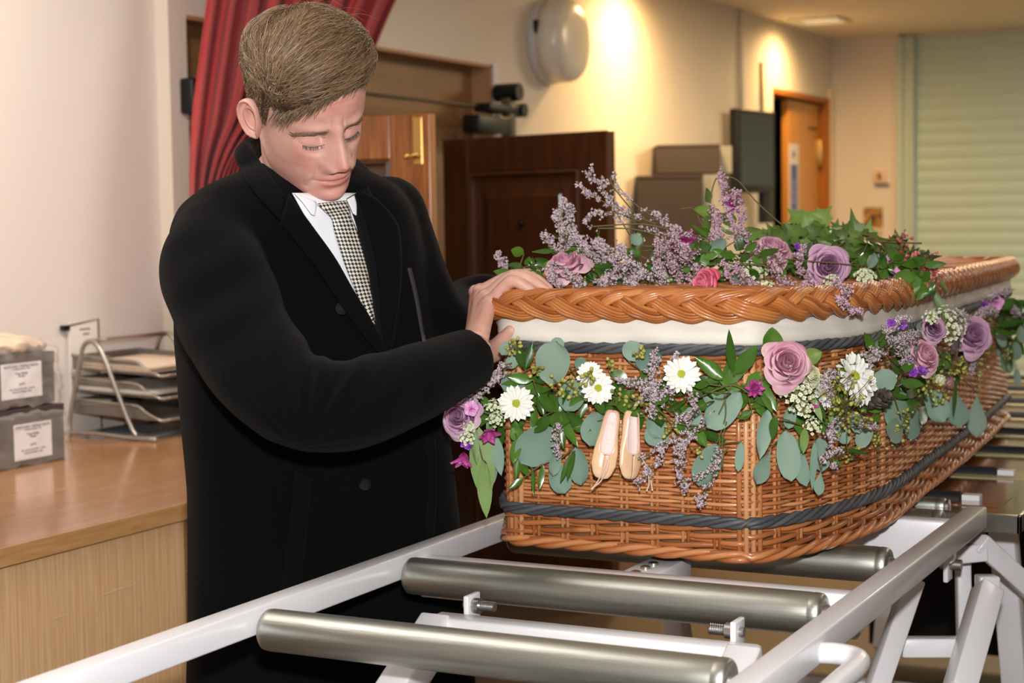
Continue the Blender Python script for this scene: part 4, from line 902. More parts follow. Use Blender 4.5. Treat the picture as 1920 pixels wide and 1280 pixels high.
for nm_, Lq, Rq in (('shirt_collar', [(551, 362), (566, 378), (584, 402)], [(592, 378), (594, 386), (590, 404)]), ('shirt_collar', [(650, 374), (655, 384), (662, 400)], [(664, 366), (668, 384), (668, 404)])):
    M().grid(strip(Lq, Rq, n=12, m=6, off=.016)).build(nm_, M_shirt, person, solid=.002)
lap = [([(540, 364), (585, 425), (626, 482), (662, 545), (700, 608), (727, 668)], [(524, 420), (556, 455), (600, 512), (640, 572), (690, 640), (726, 678)]),
       ([(668, 356), (690, 420), (706, 490), (714, 560), (716, 610), (727, 668)], [(704, 372), (744, 420), (752, 490), (748, 560), (738, 620), (729, 678)])]
for Lq, Rq in lap: M().grid(strip(Lq, Rq, n=34, m=9, off=.014, bulge=.002)).build('lapel', M_wool2, person, solid=.005)
# collar: rolls round the back of the neck
nb_ = H2W((0, -.045, -.165))
CP = [(536, 372, 2.395), (505, 330, 2.40), (478, 290, 2.425), (470, 268, 2.47)]
CO = [(526, 414, 2.385), (480, 362, 2.40), (448, 312, 2.425), (447, 280, 2.475)]
i3 = [atD(*q) for q in CP]; o3 = [atD(*q) for q in CO]
bk_i = [atD(505, 262, 2.54), atD(570, 268, 2.575), atD(640, 290, 2.56), atD(672, 318, 2.50), atD(672, 352, 2.455)]
bk_o = [atD(490, 278, 2.56), atD(565, 290, 2.61), atD(655, 306, 2.59), atD(696, 330, 2.51), atD(706, 372, 2.45)]
I_ = spline(i3+bk_i, 60); O_ = spline(o3+bk_o, 60); G = np.array([I_*(1-u)+O_*u+CU*.006*math.sin(PI*u) for u in np.linspace(0, 1, 9)]).transpose(1, 0, 2)
for i in range(60):
    for j in range(9):
        p = G[i, j]; D = float((p-CAM) @ CF); h = BV.ray_cast(Vector(CAM), Vector((p-CAM)/D))
        if h[0] is not None and i < 34:
            hd = float((np.array(h[0])-CAM) @ CF)-.012
            if D > hd and D-hd < .12: G[i, j] = CAM+(p-CAM)/D*hd
M().grid(G).build('coat_collar', M_wool2, person, solid=.006)
I2 = I_+CU*-.0; G = np.array([I_*(1-u)+(I_-CU*.07+nrm(A3(-.2, .1, 0))*.01)*u for u in np.linspace(0, 1, 6)]).transpose(1, 0, 2); M().grid(G).build('collar_stand', M_wool, person, solid=.004)
# button, pocket flap, seams, front edge
D_ = hitD(685, 907); c = atD(685, 907, D_-.002); b = M()
nn = -CF; b.lathe([(.0098, 0), (.0104, .002), (.0095, .0038), (.007, .003), (.0005, .003)], c, nn, 24); b.build('button', mat('black_horn', rgb(12, 12, 12), .6, spec=.12), person, ang=.8)
D_ = hitD(641, 578); b = M(); b.lathe([(.0095, 0), (.010, .002), (.009, .0038), (.006, .003), (.0005, .003)], atD(641, 578, (D_ or 2.4)-.004), nn, 24); b.build('button', MATS['black_horn'], person, ang=.8)
def hitstrip(Lp, Rp, n, m, off):
    G = np.zeros((n, m, 3)); L_ = spline(np.array([(x, y, 0) for x, y in Lp]), n); R_ = spline(np.array([(x, y, 0) for x, y in Rp]), n)
    for i in range(n):
        for j in range(m):
            x, y = (L_[i]*(1-j/(m-1))+R_[i]*j/(m-1))[:2]; D = hitD(x, y) or 2.5; G[i, j] = atD(x, y, D-off)
    return G
M().grid(hitstrip([(552, 880), (545, 960), (533, 1060), (522, 1112)], [(582, 897), (576, 975), (566, 1070), (556, 1118)], 24, 5, .005)).build('pocket_flap', M_wool2, person, solid=.006)
M().grid(hitstrip([(803, 820), (806, 900), (802, 980), (796, 1060)], [(815, 822), (818, 900), (814, 980), (808, 1060)], 24, 4, .005)).build('front_edge', M_wool2, person, solid=.006)
M().grid(hitstrip([(764, 502), (778, 560), (792, 640)], [(770, 502), (784, 560), (798, 640)], 14, 3, .004)).build('breast_edge', mat('edge_braid', rgb(52, 48, 54), .8), person, solid=.003)
# trousers and shoes, below the frame
for s in (-1, 1):
    b = M(); hp = hipc+LV*.09*s; kn = A3(hp[0], hp[1], .48)+LV*.01*s
    limb(b, [hp-A3(0, 0, .15), kn, A3(kn[0]-.01, kn[1], .07)], [.095, .085, .085], 16); b.build('trouser_leg', M_suit, person)
    b = M(); f0 = A3(kn[0]-.05*NV[0], kn[1]-.05*NV[1], .0)
    rows = []
    for t, hw, hh in ((-.06, .03, .06), (-.03, .038, .075), (.03, .04, .085), (.09, .042, .065), (.15, .046, .05), (.20, .038, .038), (.225, .02, .025)):
        a = np.linspace(0, 2*PI, 16, endpoint=False); rows.append(f0+NV*t+np.outer(np.cos(a)*hw, LV)+np.outer((np.sin(a)*.5+.5)*hh, A3(0, 0, 1)))
    b.grid(np.array(rows), cv=True, cap=True); b.build('shoe', mat('black_leather', rgb(16, 16, 16), .3), person)

# --- hair: cap on the scalp plus strands combed over it
hb = BVHTree.FromPolygons(HG.reshape(-1, 3).tolist(), [(i*nph+j, i*nph+(j+1) % nph, (i+1)*nph+(j+1) % nph, (i+1)*nph+j) for i in range(nz-1) for j in range(nph)])
HC = A3(0, -.005, .02)
def skull(d):
    h = hb.ray_cast(Vector(HC), Vector(d)); return float(h[3]) if h[0] is not None else .1
def hairline(az):
    """lowest local z of the hair at azimuth az (0 = front, + = his right)"""
    T = [(-180, -.085), (-150, -.080), (-128, -.062), (-112, -.025), (-98, .012), (-90, -.004), (-80, -.012), (-72, .012), (-62, .035), (-50, .045), (-35, .056), (-10, .061), (12, .052), (28, .038), (42, .024), (52, .018), (60, .024), (68, .030), (74, .006), (81, -.012), (90, -.006), (98, .012), (112, -.025), (128, -.062), (150, -.080), (180, -.085)]
    T = np.array(T); return np.interp(np.degrees(az), T[:, 0], T[:, 1])
def thick(az, z):
    m = z-hairline(az); f = np.clip(m/.03, 0, 1)
    top = np.clip((z-.035)/.055, 0, 1)
    a = np.degrees(az); front = np.exp(-(a/62)**2); rq = np.exp(-((a-35)/40)**2)
    return (.0035+.0035*np.clip((z+.05)/.08, 0, 1)+.016*top+.012*top*front+.010*rq*np.clip((z-.03)/.03, 0, 1))*(f**.5)
az = np.linspace(-PI, PI, 150, endpoint=False); rows = []
ne = 60
capG = np.zeros((ne, 150, 3))
for j, a in enumerate(az):
    zl = hairline(a)
    # elevation at the hairline
    el0 = -1.2
    for e in np.linspace(-1.2, 1.5, 160):
        d_ = A3(math.sin(a)*math.cos(e), math.cos(a)*math.cos(e), math.sin(e)); p = HC+d_*skull(d_)
        if p[2] >= zl: el0 = e; break
    for i, e in enumerate(np.linspace(el0, PI/2-.002, ne)):
        d_ = A3(math.sin(a)*math.cos(e), math.cos(a)*math.cos(e), math.sin(e)); r0 = skull(d_); z = HC[2]+d_[2]*r0
        capG[i, j] = HC+d_*(r0-.001+thick(a, z)*(1 if i else 0))
b = M(); b.grid(H2W(capG.reshape(-1, 3)).reshape(capG.shape), cv=True, rnd=.18); hair = b.build('hair', mat('hair_base', rgb(62, 45, 31), .7, c2=rgb(84, 62, 44), scale=90), person)
cb2 = BVHTree.FromPolygons(capG.reshape(-1, 3).tolist(), [(i*150+j, i*150+(j+1) % 150, (i+1)*150+(j+1) % 150, (i+1)*150+j) for i in range(ne-1) for j in range(150)])
def flow(p):
    a = math.degrees(math.atan2(p[0], p[1])); top = min(1, max(0, (p[2]-.03)/.05))
    out = nrm(A3(p[0], p[1]+.045, 0))                                        # away from the crown whorl
    side = nrm(A3(p[0]*.2, -.35 if p[1] < .03 else .0, -1))
    sweep = nrm(A3(.95, .12, -.42)) if p[1] > -.01 else nrm(A3(.5, .8, 0))      # combed forward and to his right
    f_ = min(1, max(0, (p[1]+.05)/.10)); t = nrm(out*(1-f_)+sweep*f_)
    return nrm(t*top+side*(1-top))
sm = M(); CAV = capG.reshape(-1, 3); cnt = 0; rr = np.random.default_rng(3)
for s_ in range(8200):
    i = int(rr.integers(1, ne-1)*1) if rr.random() < .5 else int(ne*(.25+.75*rr.random()**1.0))-1; i = max(1, min(i, ne-1)); j = int(rr.integers(0, 150)); p = capG[i, j]+rr.normal(0, .002, 3)
    m_ = p[2]-hairline(math.atan2(p[0], p[1])); top = min(1, max(0, (p[2]-.03)/.05))
    ln = (.010+.048*top)*rr.uniform(.7, 1.25); k = 7; step = ln/(k-1); lift = rr.uniform(0, .0022+.004*top); jit = rr.normal(0, .22, 3); P = [p]
    ok = True; wav = rr.uniform(-1, 1)*.5
    for q in range(k-1):
        d_ = flow(P[-1])+jit*.6+wav*math.sin(q*.9)*A3(0, 0, .35); n_ = P[-1]+nrm(d_)*step
        h = cb2.find_nearest(Vector(n_)); hp_ = np.array(h[0]); no = nrm(hp_-A3(0, -.005, .02)); n_ = hp_+no*(.0006+lift*math.sin(PI*min(1, (q+1)/(k-1)*.8+.1))); P.append(n_)
    P = np.array(P); P = H2W(P); wv_ = .00042*rr.uniform(.7, 1.6)*np.array([.7, 1, 1, 1, .9, .7, .2])
    sm.tube(P, wv_, 3, rnd=float(np.clip(rr.beta(2, 2.2)+.12*top-.04, 0, 1)), cap=False)
# loose ends of the fringe over the forehead and short ends round the ear
for s_ in range(900):
    fr_end = rr.random() < .7; a_ = rr.uniform(-48, 58) if fr_end else rr.uniform(64, 150)
    j = int((math.radians(a_)+PI)/(2*PI)*150) % 150; i = int(rr.integers(1, 7)); p = capG[i, j]+rr.normal(0, .0008, 3); P = [p]; ln = rr.uniform(.010, .024) if fr_end else rr.uniform(.004, .008)
    jit = rr.normal(0, .18, 3)
    for q in range(6):
        d_ = nrm(flow(P[-1])*.6+jit+(A3(.75, .05, -.12-.03*q) if fr_end else A3(0, 0, -.4))); n_ = P[-1]+d_*ln/6; v_ = n_-HC; l_ = np.linalg.norm(v_); n_ = HC+v_/l_*max(l_, skull(v_/l_)+.0012); P.append(n_)
    sm.tube(H2W(np.array(P)), .00040*rr.uniform(.6, 1.3)*np.array([1, 1, 1, .9, .8, .6, .2]), 3, rnd=float(rr.beta(2, 2)), cap=False)
# flyaway hairs on top
for s_ in range(26):
    a = rr.uniform(-.9, .9); i = int(ne*rr.uniform(.72, .97)); p = capG[i, int(rr.integers(0, 150))]; d0 = nrm(nrm(p-HC)*.7+A3(-.5, .7, .3)+rr.normal(0, .35, 3)); P = [p]
    for q in range(7): d0 = nrm(d0+A3(0, .05, -.14)); P.append(P[-1]+d0*rr.uniform(.005, .010))
    sm.tube(H2W(np.array(P)), .0001+.00012*np.linspace(1, .3, 8), 3, rnd=.8, cap=False)
st_ = sm.build('strands', M_hair, person); st_.parent = hair
# eyebrows and lashes
def face_pt(x, z, off=0):
    h = hb.ray_cast(Vector((x, .25, z)), Vector((0, -1, 0))); return np.array(h[0])+np.array(h[1])*0+A3(0, off, 0) if h[0] is not None else A3(x, .09, z)
for s in (1, -1):
    b = M()
    for q in range(270):
        u = rr.uniform(0, 1); x = s*(.013+.040*u); z = -.0030+.0068*math.sin(PI*min(1, u*.62+.1))-.004*u+rr.normal(0, .0034*(1-.5*u)); p = face_pt(x, z, .0006)
        d_ = nrm(A3(s*(.8), -.25, .35-.8*u)+rr.normal(0, .2, 3)); P = [p, p+d_*.004+A3(0, .0008, 0), face_pt((p+d_*.0075)[0], (p+d_*.0075)[2], .0006)]
        b.tube(H2W(np.array(P)), [.00032, .0003, .0001], 3, rnd=rr.uniform(.35, .95), cap=False)
    b.build('eyebrow', M_hair, person)
    b = M()
    for q in range(46):
        u = q/45; x = s*(.0165+.028*u); z = -.0215+18*(abs(x)-.0305)**2*.9; p = face_pt(x, z, .0004); d_ = nrm(A3(s*(u-.4)*.6, .75, -.75)+rr.normal(0, .1, 3))
        b.tube(H2W(np.array([p, p+d_*.003+A3(0, 0, -.0004), p+d_*.0058+A3(0, .0004, 0)])), [.00034, .0003, .0001], 3, rnd=.05, cap=False)
    b.build('eyelashes', M_hair, person)
# ------------------------------------------------------------------ flowers
fr_ = np.random.default_rng(21)
M_euc = mat('eucalyptus_leaf', rgb(112, 142, 124), .62, c2=rgb(142, 166, 148), attr=True, spec=.3)
M_rus = mat('ruscus_leaf', rgb(34, 72, 20), .28, c2=rgb(86, 128, 44), attr=True, coat=.2)
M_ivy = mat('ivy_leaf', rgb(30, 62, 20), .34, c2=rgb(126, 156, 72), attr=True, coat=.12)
M_long = mat('long_leaf', rgb(84, 116, 54), .5, c2=rgb(124, 152, 84), attr=True)
M_stem = mat('green_stem', rgb(88, 98, 44), .6, c2=rgb(112, 84, 50), attr=True)
M_stat = mat('statice_floret', rgb(136, 118, 120), .8, c2=rgb(234, 222, 226), attr=True, ramp=[(.25, rgb(196, 176, 186)), (.55, rgb(222, 204, 214))])
M_stat2 = mat('pink_statice_floret', rgb(148, 106, 122), .8, c2=rgb(236, 210, 220), attr=True, ramp=[(.25, rgb(202, 164, 184)), (.55, rgb(224, 190, 208))])
M_rose = mat('lilac_rose', rgb(152, 98, 134), .55, c2=rgb(228, 196, 212), attr=True, sss=.15, ramp=[(.5, rgb(198, 152, 186))])
M_rosep = mat('pink_rose', rgb(192, 116, 140), .55, c2=rgb(238, 204, 198), attr=True, sss=.15, ramp=[(.5, rgb(214, 158, 180))])
M_rosec = mat('crimson_edged_rose', rgb(226, 132, 150), .5, c2=rgb(206, 24, 76), attr=True, sss=.1, ramp=[(.6, rgb(232, 120, 146))])
M_mag = mat('magenta_petal', rgb(132, 24, 100), .5, c2=rgb(200, 84, 160), attr=True)
M_pur = mat('violet_petal', rgb(104, 26, 150), .5, c2=rgb(176, 104, 214), attr=True)
M_phl = mat('phlox_petal', rgb(176, 60, 140), .55, c2=rgb(232, 176, 220), attr=True, ramp=[(.3, rgb(226, 166, 212))])
M_dai = mat('white_petal', rgb(228, 228, 206), .6, c2=rgb(250, 250, 244), attr=True, sss=.1)
M_dcen = mat('daisy_center', rgb(150, 160, 24), .7, c2=rgb(206, 206, 60), attr=True)
M_whg = mat('green_white_floret', rgb(160, 176, 110), .65, c2=rgb(236, 238, 214), attr=True)
M_ber = mat('green_seed', rgb(120, 124, 46), .45, c2=rgb(190, 186, 92), attr=True)
M_red = mat('red_berry', rgb(150, 40, 52), .32, c2=rgb(220, 120, 126), attr=True)
M_cone = mat('pine_cone_scale', rgb(54, 48, 44), .7, c2=rgb(120, 108, 98), attr=True)
_seg = [((CX-.186, 2.205), (CX+.186, 2.205))]+[((CX+a[1], a[0]), (CX+b_[1], b_[0])) for a, b_ in zip(PR[:-1], PR[1:])]
def gpos(px, py, off=.03):
    d = ray(px, py); best = None
    for q, (a, b_) in enumerate(_seg):
        a = np.array(a); b_ = np.array(b_); t = b_-a; n = np.array([t[1], -t[0]])/np.linalg.norm(t); a = a+n*off-t*.08; b_ = b_+n*off+t*.08
        A_ = np.array([[d[0], -(b_-a)[0]], [d[1], -(b_-a)[1]]])
        if abs(np.linalg.det(A_)) < 1e-9: continue
        s, u = np.linalg.solve(A_, a-CAM[:2])
        if -.0 <= u <= 1. and s > 0 and (best is None or s < best): best = s
    if px < 972: best = 2.47-off if best is None else min(best, 2.47-off)
    if best is None: best = 3.75
    return CAM+d*best, best
def frame(ax):
    ax = nrm(ax); x = nrm(np.cross((0, 0, 1) if abs(ax[2]) < .9 else (1, 0, 0), ax)); return x, np.cross(ax, x), ax
VF = -CF                                                              # towards the viewer's side of the coffin
PROF = dict(lance=lambda u: np.sin(PI*u**.85)**.8, round=lambda u: np.sqrt(np.maximum(0, 1-(2*u-1)**2))*(1+.10*(u-.5)), drop=lambda u: np.sin(PI*u**1.7)**.75, petal=lambda u: np.minimum(1, .35+1.1*u)*np.sqrt(np.maximum(0, 1-np.clip((u-.80)/.20, 0, 1)**2)), broad=lambda u: np.sin(PI*np.minimum(1, u*.98+.02)**.7)**.7)
def sheet(b, base, d, n, L, W, prof='lance', bend=.1, cup=.12, nu=9, nv=5, rnd=.5, fold=0., wav=0., rv=.15):
    d = nrm(d); s = nrm(np.cross(d, n)); n = np.cross(s, d); u = np.linspace(0, 1, nu); w_ = W/2*PROF[prof](u); v = np.linspace(-1, 1, nv)
    G = base+(L*u)[:, None, None]*d+(bend*L*u*u)[:, None, None]*n+(w_[:, None]*v)[:, :, None]*s+((cup*W*v*v)[None, :]+fold*w_[:, None]*np.abs(v)+wav*W*np.sin(u*7)[:, None]*v)[:, :, None]*n
    rn = np.clip(rnd+rv*(.5-np.abs(v))[None, :]*np.ones((nu, 1)), 0, 1); b.grid(G, rnd=rn.ravel())
def leafpx(b, p0, p1, wpx, prof='lance', off=.03, tilt=.35, rnd=None, D=None, cup=.12, bend=None, lift=.012, stem=None, stem_b=None):
    if D is None: A_, Da = gpos(*p0, off); _, Db = gpos(*p1, off); Db = max(min(Db, Da+.02), Da-.05)
    else: Da = Db = D; A_ = atD(*p0, Da)
    B_ = atD(*p1, min(Db, Da)-lift*fr_.uniform(-.6, 1.2)); d = B_-A_; L = np.linalg.norm(d)
    n = nrm(VF+tilt*fr_.normal(0, 1)*np.cross(nrm(d), VF)); sheet(b, A_, d, n, L, wpx*Da/FPX, prof, bend=fr_.uniform(-.12, .12) if bend is None else bend, cup=cup*fr_.uniform(-.6, 1.), rnd=fr_.uniform(.1, .9) if rnd is None else rnd, nu=11 if prof in ('round', 'drop', 'broad') else 8, nv=7 if prof in ('round', 'drop') else 5, wav=.04)
    return A_
def rose(name, c, ax, R, m, parent, seed=0, openness=1., label=None):
    r_ = np.random.default_rng(seed); x, y, z = frame(ax); c = np.asarray(c); b = M()
    # tight spiral heart
    n = 90; s_ = np.linspace(0, 1, n); A_ = s_*2*PI*2.6+r_.uniform(0, 6); rr = R*(.03+.33*s_**.9)*(1+.06*np.sin(A_*2.5)); top = R*(.62-.16*s_+.03*np.sin(A_*3.1))
    G = np.zeros((6, n, 3)); rn = np.zeros((6, n))
    for i, u in enumerate(np.linspace(0, 1, 6)):
        k = rr*(.72+.34*math.sin(u*PI*.62)-.10*max(0, u-.75)*4*(1-s_)); G[i] = c+(k*np.cos(A_))[:, None]*x+(k*np.sin(A_))[:, None]*y+((top+R*.15)*u-R*.25)[:, None]*z; rn[i] = .08+.42*u**3+.1*s_
    b.grid(G, rnd=rn.ravel())
    N = 17
    for k in range(N):
        t = (k+.5)/N; th = k*2.39996+r_.normal(0, .15); r0 = R*(.32+.46*t**.9); span = (.98-.22*t)*r_.uniform(.92, 1.1); fl = openness*(.15+.85*t)
        u = np.linspace(0, 1, 10); v = np.linspace(-1, 1, 11); U, V = np.meshgrid(u, v, indexing='ij')
        edge = 1-.20*V**4-.05*np.cos(V*PI)*0+.03*np.sin(V*4+k); Ue = U*edge
        rho = r0*(.25+.75*np.sin(np.minimum(Ue, .8)*PI/1.6)**.6)+R*.30*fl*np.clip(Ue-.62, 0, 1)**1.5*3.2*(.75+.35*np.cos(V*2.2))
        H = R*(.72-.34*t+r_.uniform(-.05, .05)); roll = np.clip(Ue-.78, 0, 1)
        h = H*np.sin(np.minimum(Ue, .9)*PI/1.8)-fl*R*2.6*roll**1.6-R*(.25+.18*t)+R*.03*np.sin(V*6+k)*U
        wv = span*np.minimum(1, .40+.9*U)*np.sqrt(np.maximum(.05, 1-np.clip((U-.80)/.23, 0, 1)**2*.45)); A_ = th+V*wv
        G = c+(rho*np.cos(A_))[..., None]*x+(rho*np.sin(A_))[..., None]*y+h[..., None]*z
        rn = np.clip(.10+.22*t+.62*U**4+.10*r_.normal()+.10*np.abs(V)**3, 0, 1); b.grid(G, rnd=rn.ravel())
    for k in range(5): a = k*2*PI/5; sheet(b, c-z*R*.42, math.cos(a)*x+math.sin(a)*y+z*.25, z, R*.9, R*.5, 'lance', rnd=.4)
    o = b.build(name, m, parent)
    if label: o['label'] = label
    return o
def daisy(c, ax, R, parent, seed=0, label=None, n=17):
    r_ = np.random.default_rng(seed); x, y, z = frame(ax); b = M()
    for ring, (k0, zz, L) in enumerate(((0, 0, 1.), (.5, .06, .88))):
        for k in range(n):
            a = (k+k0)*2*PI/n+r_.normal(0, .05); d = math.cos(a)*x+math.sin(a)*y+z*(.10+.16*ring+r_.normal(0, .07)); sheet(b, np.asarray(c)+z*zz*R+nrm(d)*R*.14, d, z, R*.86*L*r_.uniform(.92, 1.05), R*.25, 'petal', bend=-.08, cup=.18, nu=7, nv=5, rnd=r_.uniform(.5, .95))
    o = b.build('daisy', M_dai, parent); b = M(); b.ball(np.asarray(c)+z*R*.06, R*.25, 14, (1, 1, .55), rnd=.4, R=np.stack([x, y, z], 1))
    for k in range(70):
        rr = R*.25*math.sqrt((k+.5)/70); a = k*2.39996; b.ball(np.asarray(c)+x*rr*math.cos(a)+y*rr*math.sin(a)+z*(R*.06+.55*R*.25*math.sqrt(max(0, 1-(rr/(R*.25))**2))), R*.022, 5, rnd=r_.uniform(.3, 1))
    b.build('flower_center', M_dcen, o)
    if label: o['label'] = label
    return o
def starflower(name, c, ax, R, m, parent, n=6, up=.3, prof='broad', seed=0, layers=1, wd=.7, ctr=None):
    r_ = np.random.default_rng(seed); x, y, z = frame(ax); b = M()
    for l in range(layers):
        for k in range(n):
            a = (k+l*.5)*2*PI/n+r_.normal(0, .1); d = math.cos(a)*x+math.sin(a)*y+z*(up+.55*l+r_.normal(0, .08)); s0 = b.n; sheet(b, np.asarray(c), d, z, R*(1-.18*l)*r_.uniform(.9, 1.1), R*wd, prof, bend=r_.uniform(-.25, .05), cup=.25, nu=7, nv=5, rnd=.5)
            b.a[-1] = np.clip(np.repeat(np.linspace(.05, .95, 7), 5)+r_.normal(0, .05), 0, 1)
    b.ball(np.asarray(c)+z*R*.08, R*.10, 6, rnd=.0)
    return b.build(name, m, parent)
def tube_stem(b, P, r=.0009, rnd=.3, n=10): b.tube(spline(P, n), r, 5, rnd=rnd)
def floret(b, p, d, s, rnd):
    x, y, z = frame(d); a = np.arange(5)*2*PI/5+fr_.uniform(0, 6); V = [p-z*s*.9]
    for t in a:
        V.append(p+(x*math.cos(t)+y*math.sin(t))*s*.95+z*s*.25)
    for t in a+PI/5: V.append(p+(x*math.cos(t)+y*math.sin(t))*s*.5+z*s*.05)
    V.append(p-z*s*.15); F = []
    for k in range(5): F += [(0, 6+(k-1) % 5, 1+k), (0, 1+k, 6+k), (11, 1+k, 6+(k-1) % 5), (11, 6+k, 1+k)]
    b.add(V, F, [rnd*.6]+[rnd]*5+[rnd*.8]*5+[.15])
def statice(pts, spread, dens, parent, D, m=None, s=.0021, label=None, tilt=(0, 0, .3), name='statice_sprig'):
    """branching sprig of tiny papery florets along pixel path pts at depth D"""
    P = spline(np.array([atD(x, y, D if np.isscalar(D) else D[i]) for i, (x, y) in enumerate(pts)]), 40); b = M(); st = M(); st.tube(P, np.linspace(.0011, .0005, 40), 5, rnd=.25)
    L = np.linalg.norm(np.diff(P, axis=0), axis=1).sum(); nb = max(3, int(dens*.44*L/.01)); sp = spread*2.5/FPX
    for k in range(nb):
        i = int(fr_.uniform(4, 39)); q = P[i]; t = nrm(P[min(39, i+1)]-P[i-1]); d = nrm(t*.8+fr_.normal(0, .75, 3)+A3(*tilt)*.4); l = sp*fr_.uniform(.35, 1.05); e = q+d*l; m_ = q+d*l*.5+fr_.normal(0, .1, 3)*l
        st.tube(spline([q, m_, e], 5), .00042, 4, rnd=.3, cap=False)
        for j in range(int(fr_.integers(4, 8))):
            u = fr_.uniform(.35, 1.0); c = q*(1-u)+e*u+fr_.normal(0, .0015, 3); floret(b, c, nrm(d*.6+fr_.normal(0, .6, 3)+VF*.25), s*1.08*fr_.uniform(.75, 1.3), float(np.clip(fr_.beta(2, 1.6), 0, 1)))
    o = st.build(name, M_stem, parent); f = b.build('florets', m or M_stat, o)
    if label: o['label'] = label
    return o
def seeds(pts, D, n, parent, spread=14, r=.0026, m=None, name='seed_cluster', sq=(1, 1, 1.3)):
    b = M(); st = M(); P = np.array([atD(x, y, D) for x, y in pts]); Q = spline(P, 14); st.tube(Q, .0009, 5, rnd=.6); sp = spread*D/FPX
    for k in range(n):
        q = Q[int(fr_.integers(3, 14))]; e = q+fr_.normal(0, .62, 3)*sp; st.tube(spline([q, (q+e)/2+fr_.normal(0, .1, 3)*sp, e], 4), .0005, 4, rnd=.4, cap=False); x, y, z = frame(e-q+1e-6); b.ball(e, r*fr_.uniform(.7, 1.2), 7, sq, rnd=fr_.uniform(0, 1), R=np.stack([x, y, z], 1))
    o = st.build(name, M_stem, parent); b.build('seeds', m or M_ber, o); return o
def umbel(name, c, R, n, m, parent, s=.0028, flat=.6):
    b = M(); x, y, z = frame(VF*.8+A3(0, 0, .4))
    for k in range(n):
        a = k*2.39996; rr = math.sqrt((k+.5)/n); p = np.asarray(c)+R*rr*(math.cos(a)*x+math.sin(a)*y)+z*R*flat*math.sqrt(max(0, 1-rr*rr))+fr_.normal(0, R*.06, 3)
        d = nrm(p-np.asarray(c)+z*R*.3); X, Y, Z = frame(d); rn = fr_.uniform(.5, 1)
        for q in range(4): t = q*PI/2+a; sheet(b, p, math.cos(t)*X+math.sin(t)*Y+Z*.3, Z, s*1.5, s*1.3, 'round', nu=4, nv=3, rnd=rn, rv=.05)
        b.ball(p+Z*s*.2, s*.35, 5, rnd=.1)
        b.tube([p, np.asarray(c)-z*R*.4], .0004, 4, rnd=.0, cap=False)
    return b.build(name, m, parent)
IVY = np.array([(0, -.05), (.22, -.22), (.45, -.20), (.50, .02), (.36, .18), (.52, .42), (.30, .46), (.14, .60), (0, 1.0), (-.14, .60), (-.30, .46), (-.52, .42), (-.36, .18), (-.50, .02), (-.45, -.20), (-.22, -.22)])
def ivyleaf(b, c, d, n, L, rnd, W=1.):
    d = nrm(d); s = nrm(np.cross(d, n)); n = np.cross(s, d); k = len(IVY); V = [c+d*L*.12]
    for f_ in (.5, 1.):
        for (x, y) in IVY: V.append(c+s*x*L*f_*W+d*(y*f_+.12*(1-f_))*L+n*L*(.10*abs(x)*f_-.16*(max(0, y)*f_)**2))
    F = [(0, 1+i, 1+(i+1) % k) for i in range(k)]+[(1+i, 1+k+i, 1+k+(i+1) % k, 1+(i+1) % k) for i in range(k)]
    b.add(V, F, [min(1, rnd+.15)]+[rnd]*k+[max(0, rnd-.1)]*k)

# ------------------------------------------------------------------ garland round the coffin
gar = thing('flower_garland', 'long garland of eucalyptus, daisies, roses and statice draped around the wicker coffin', 'garland', (CX, 2.15, BZ+.2))
def branch(name, m, leaves, prof, parent, off=.03, D=None, stem=None, **kw):
    b = M(); base = []
    for q in leaves: base.append(leafpx(b, (q[0], q[1]), (q[2], q[3]), q[4], q[5] if len(q) > 5 else prof, off=off+fr_.uniform(-.006, .008), D=None if D is None else D+fr_.uniform(-.03, .03), **kw))
    left = base[1:]; cur = base[0]
    while left:
        k = int(np.argmin([np.linalg.norm(p-cur) for p in left])); p = left.pop(k); b.tube(spline([cur, (cur+p)/2-VF*.006, p], 6), .0010, 5, rnd=.6, mi=1); cur = p
    return b.build(name, [m, M_stem], parent)
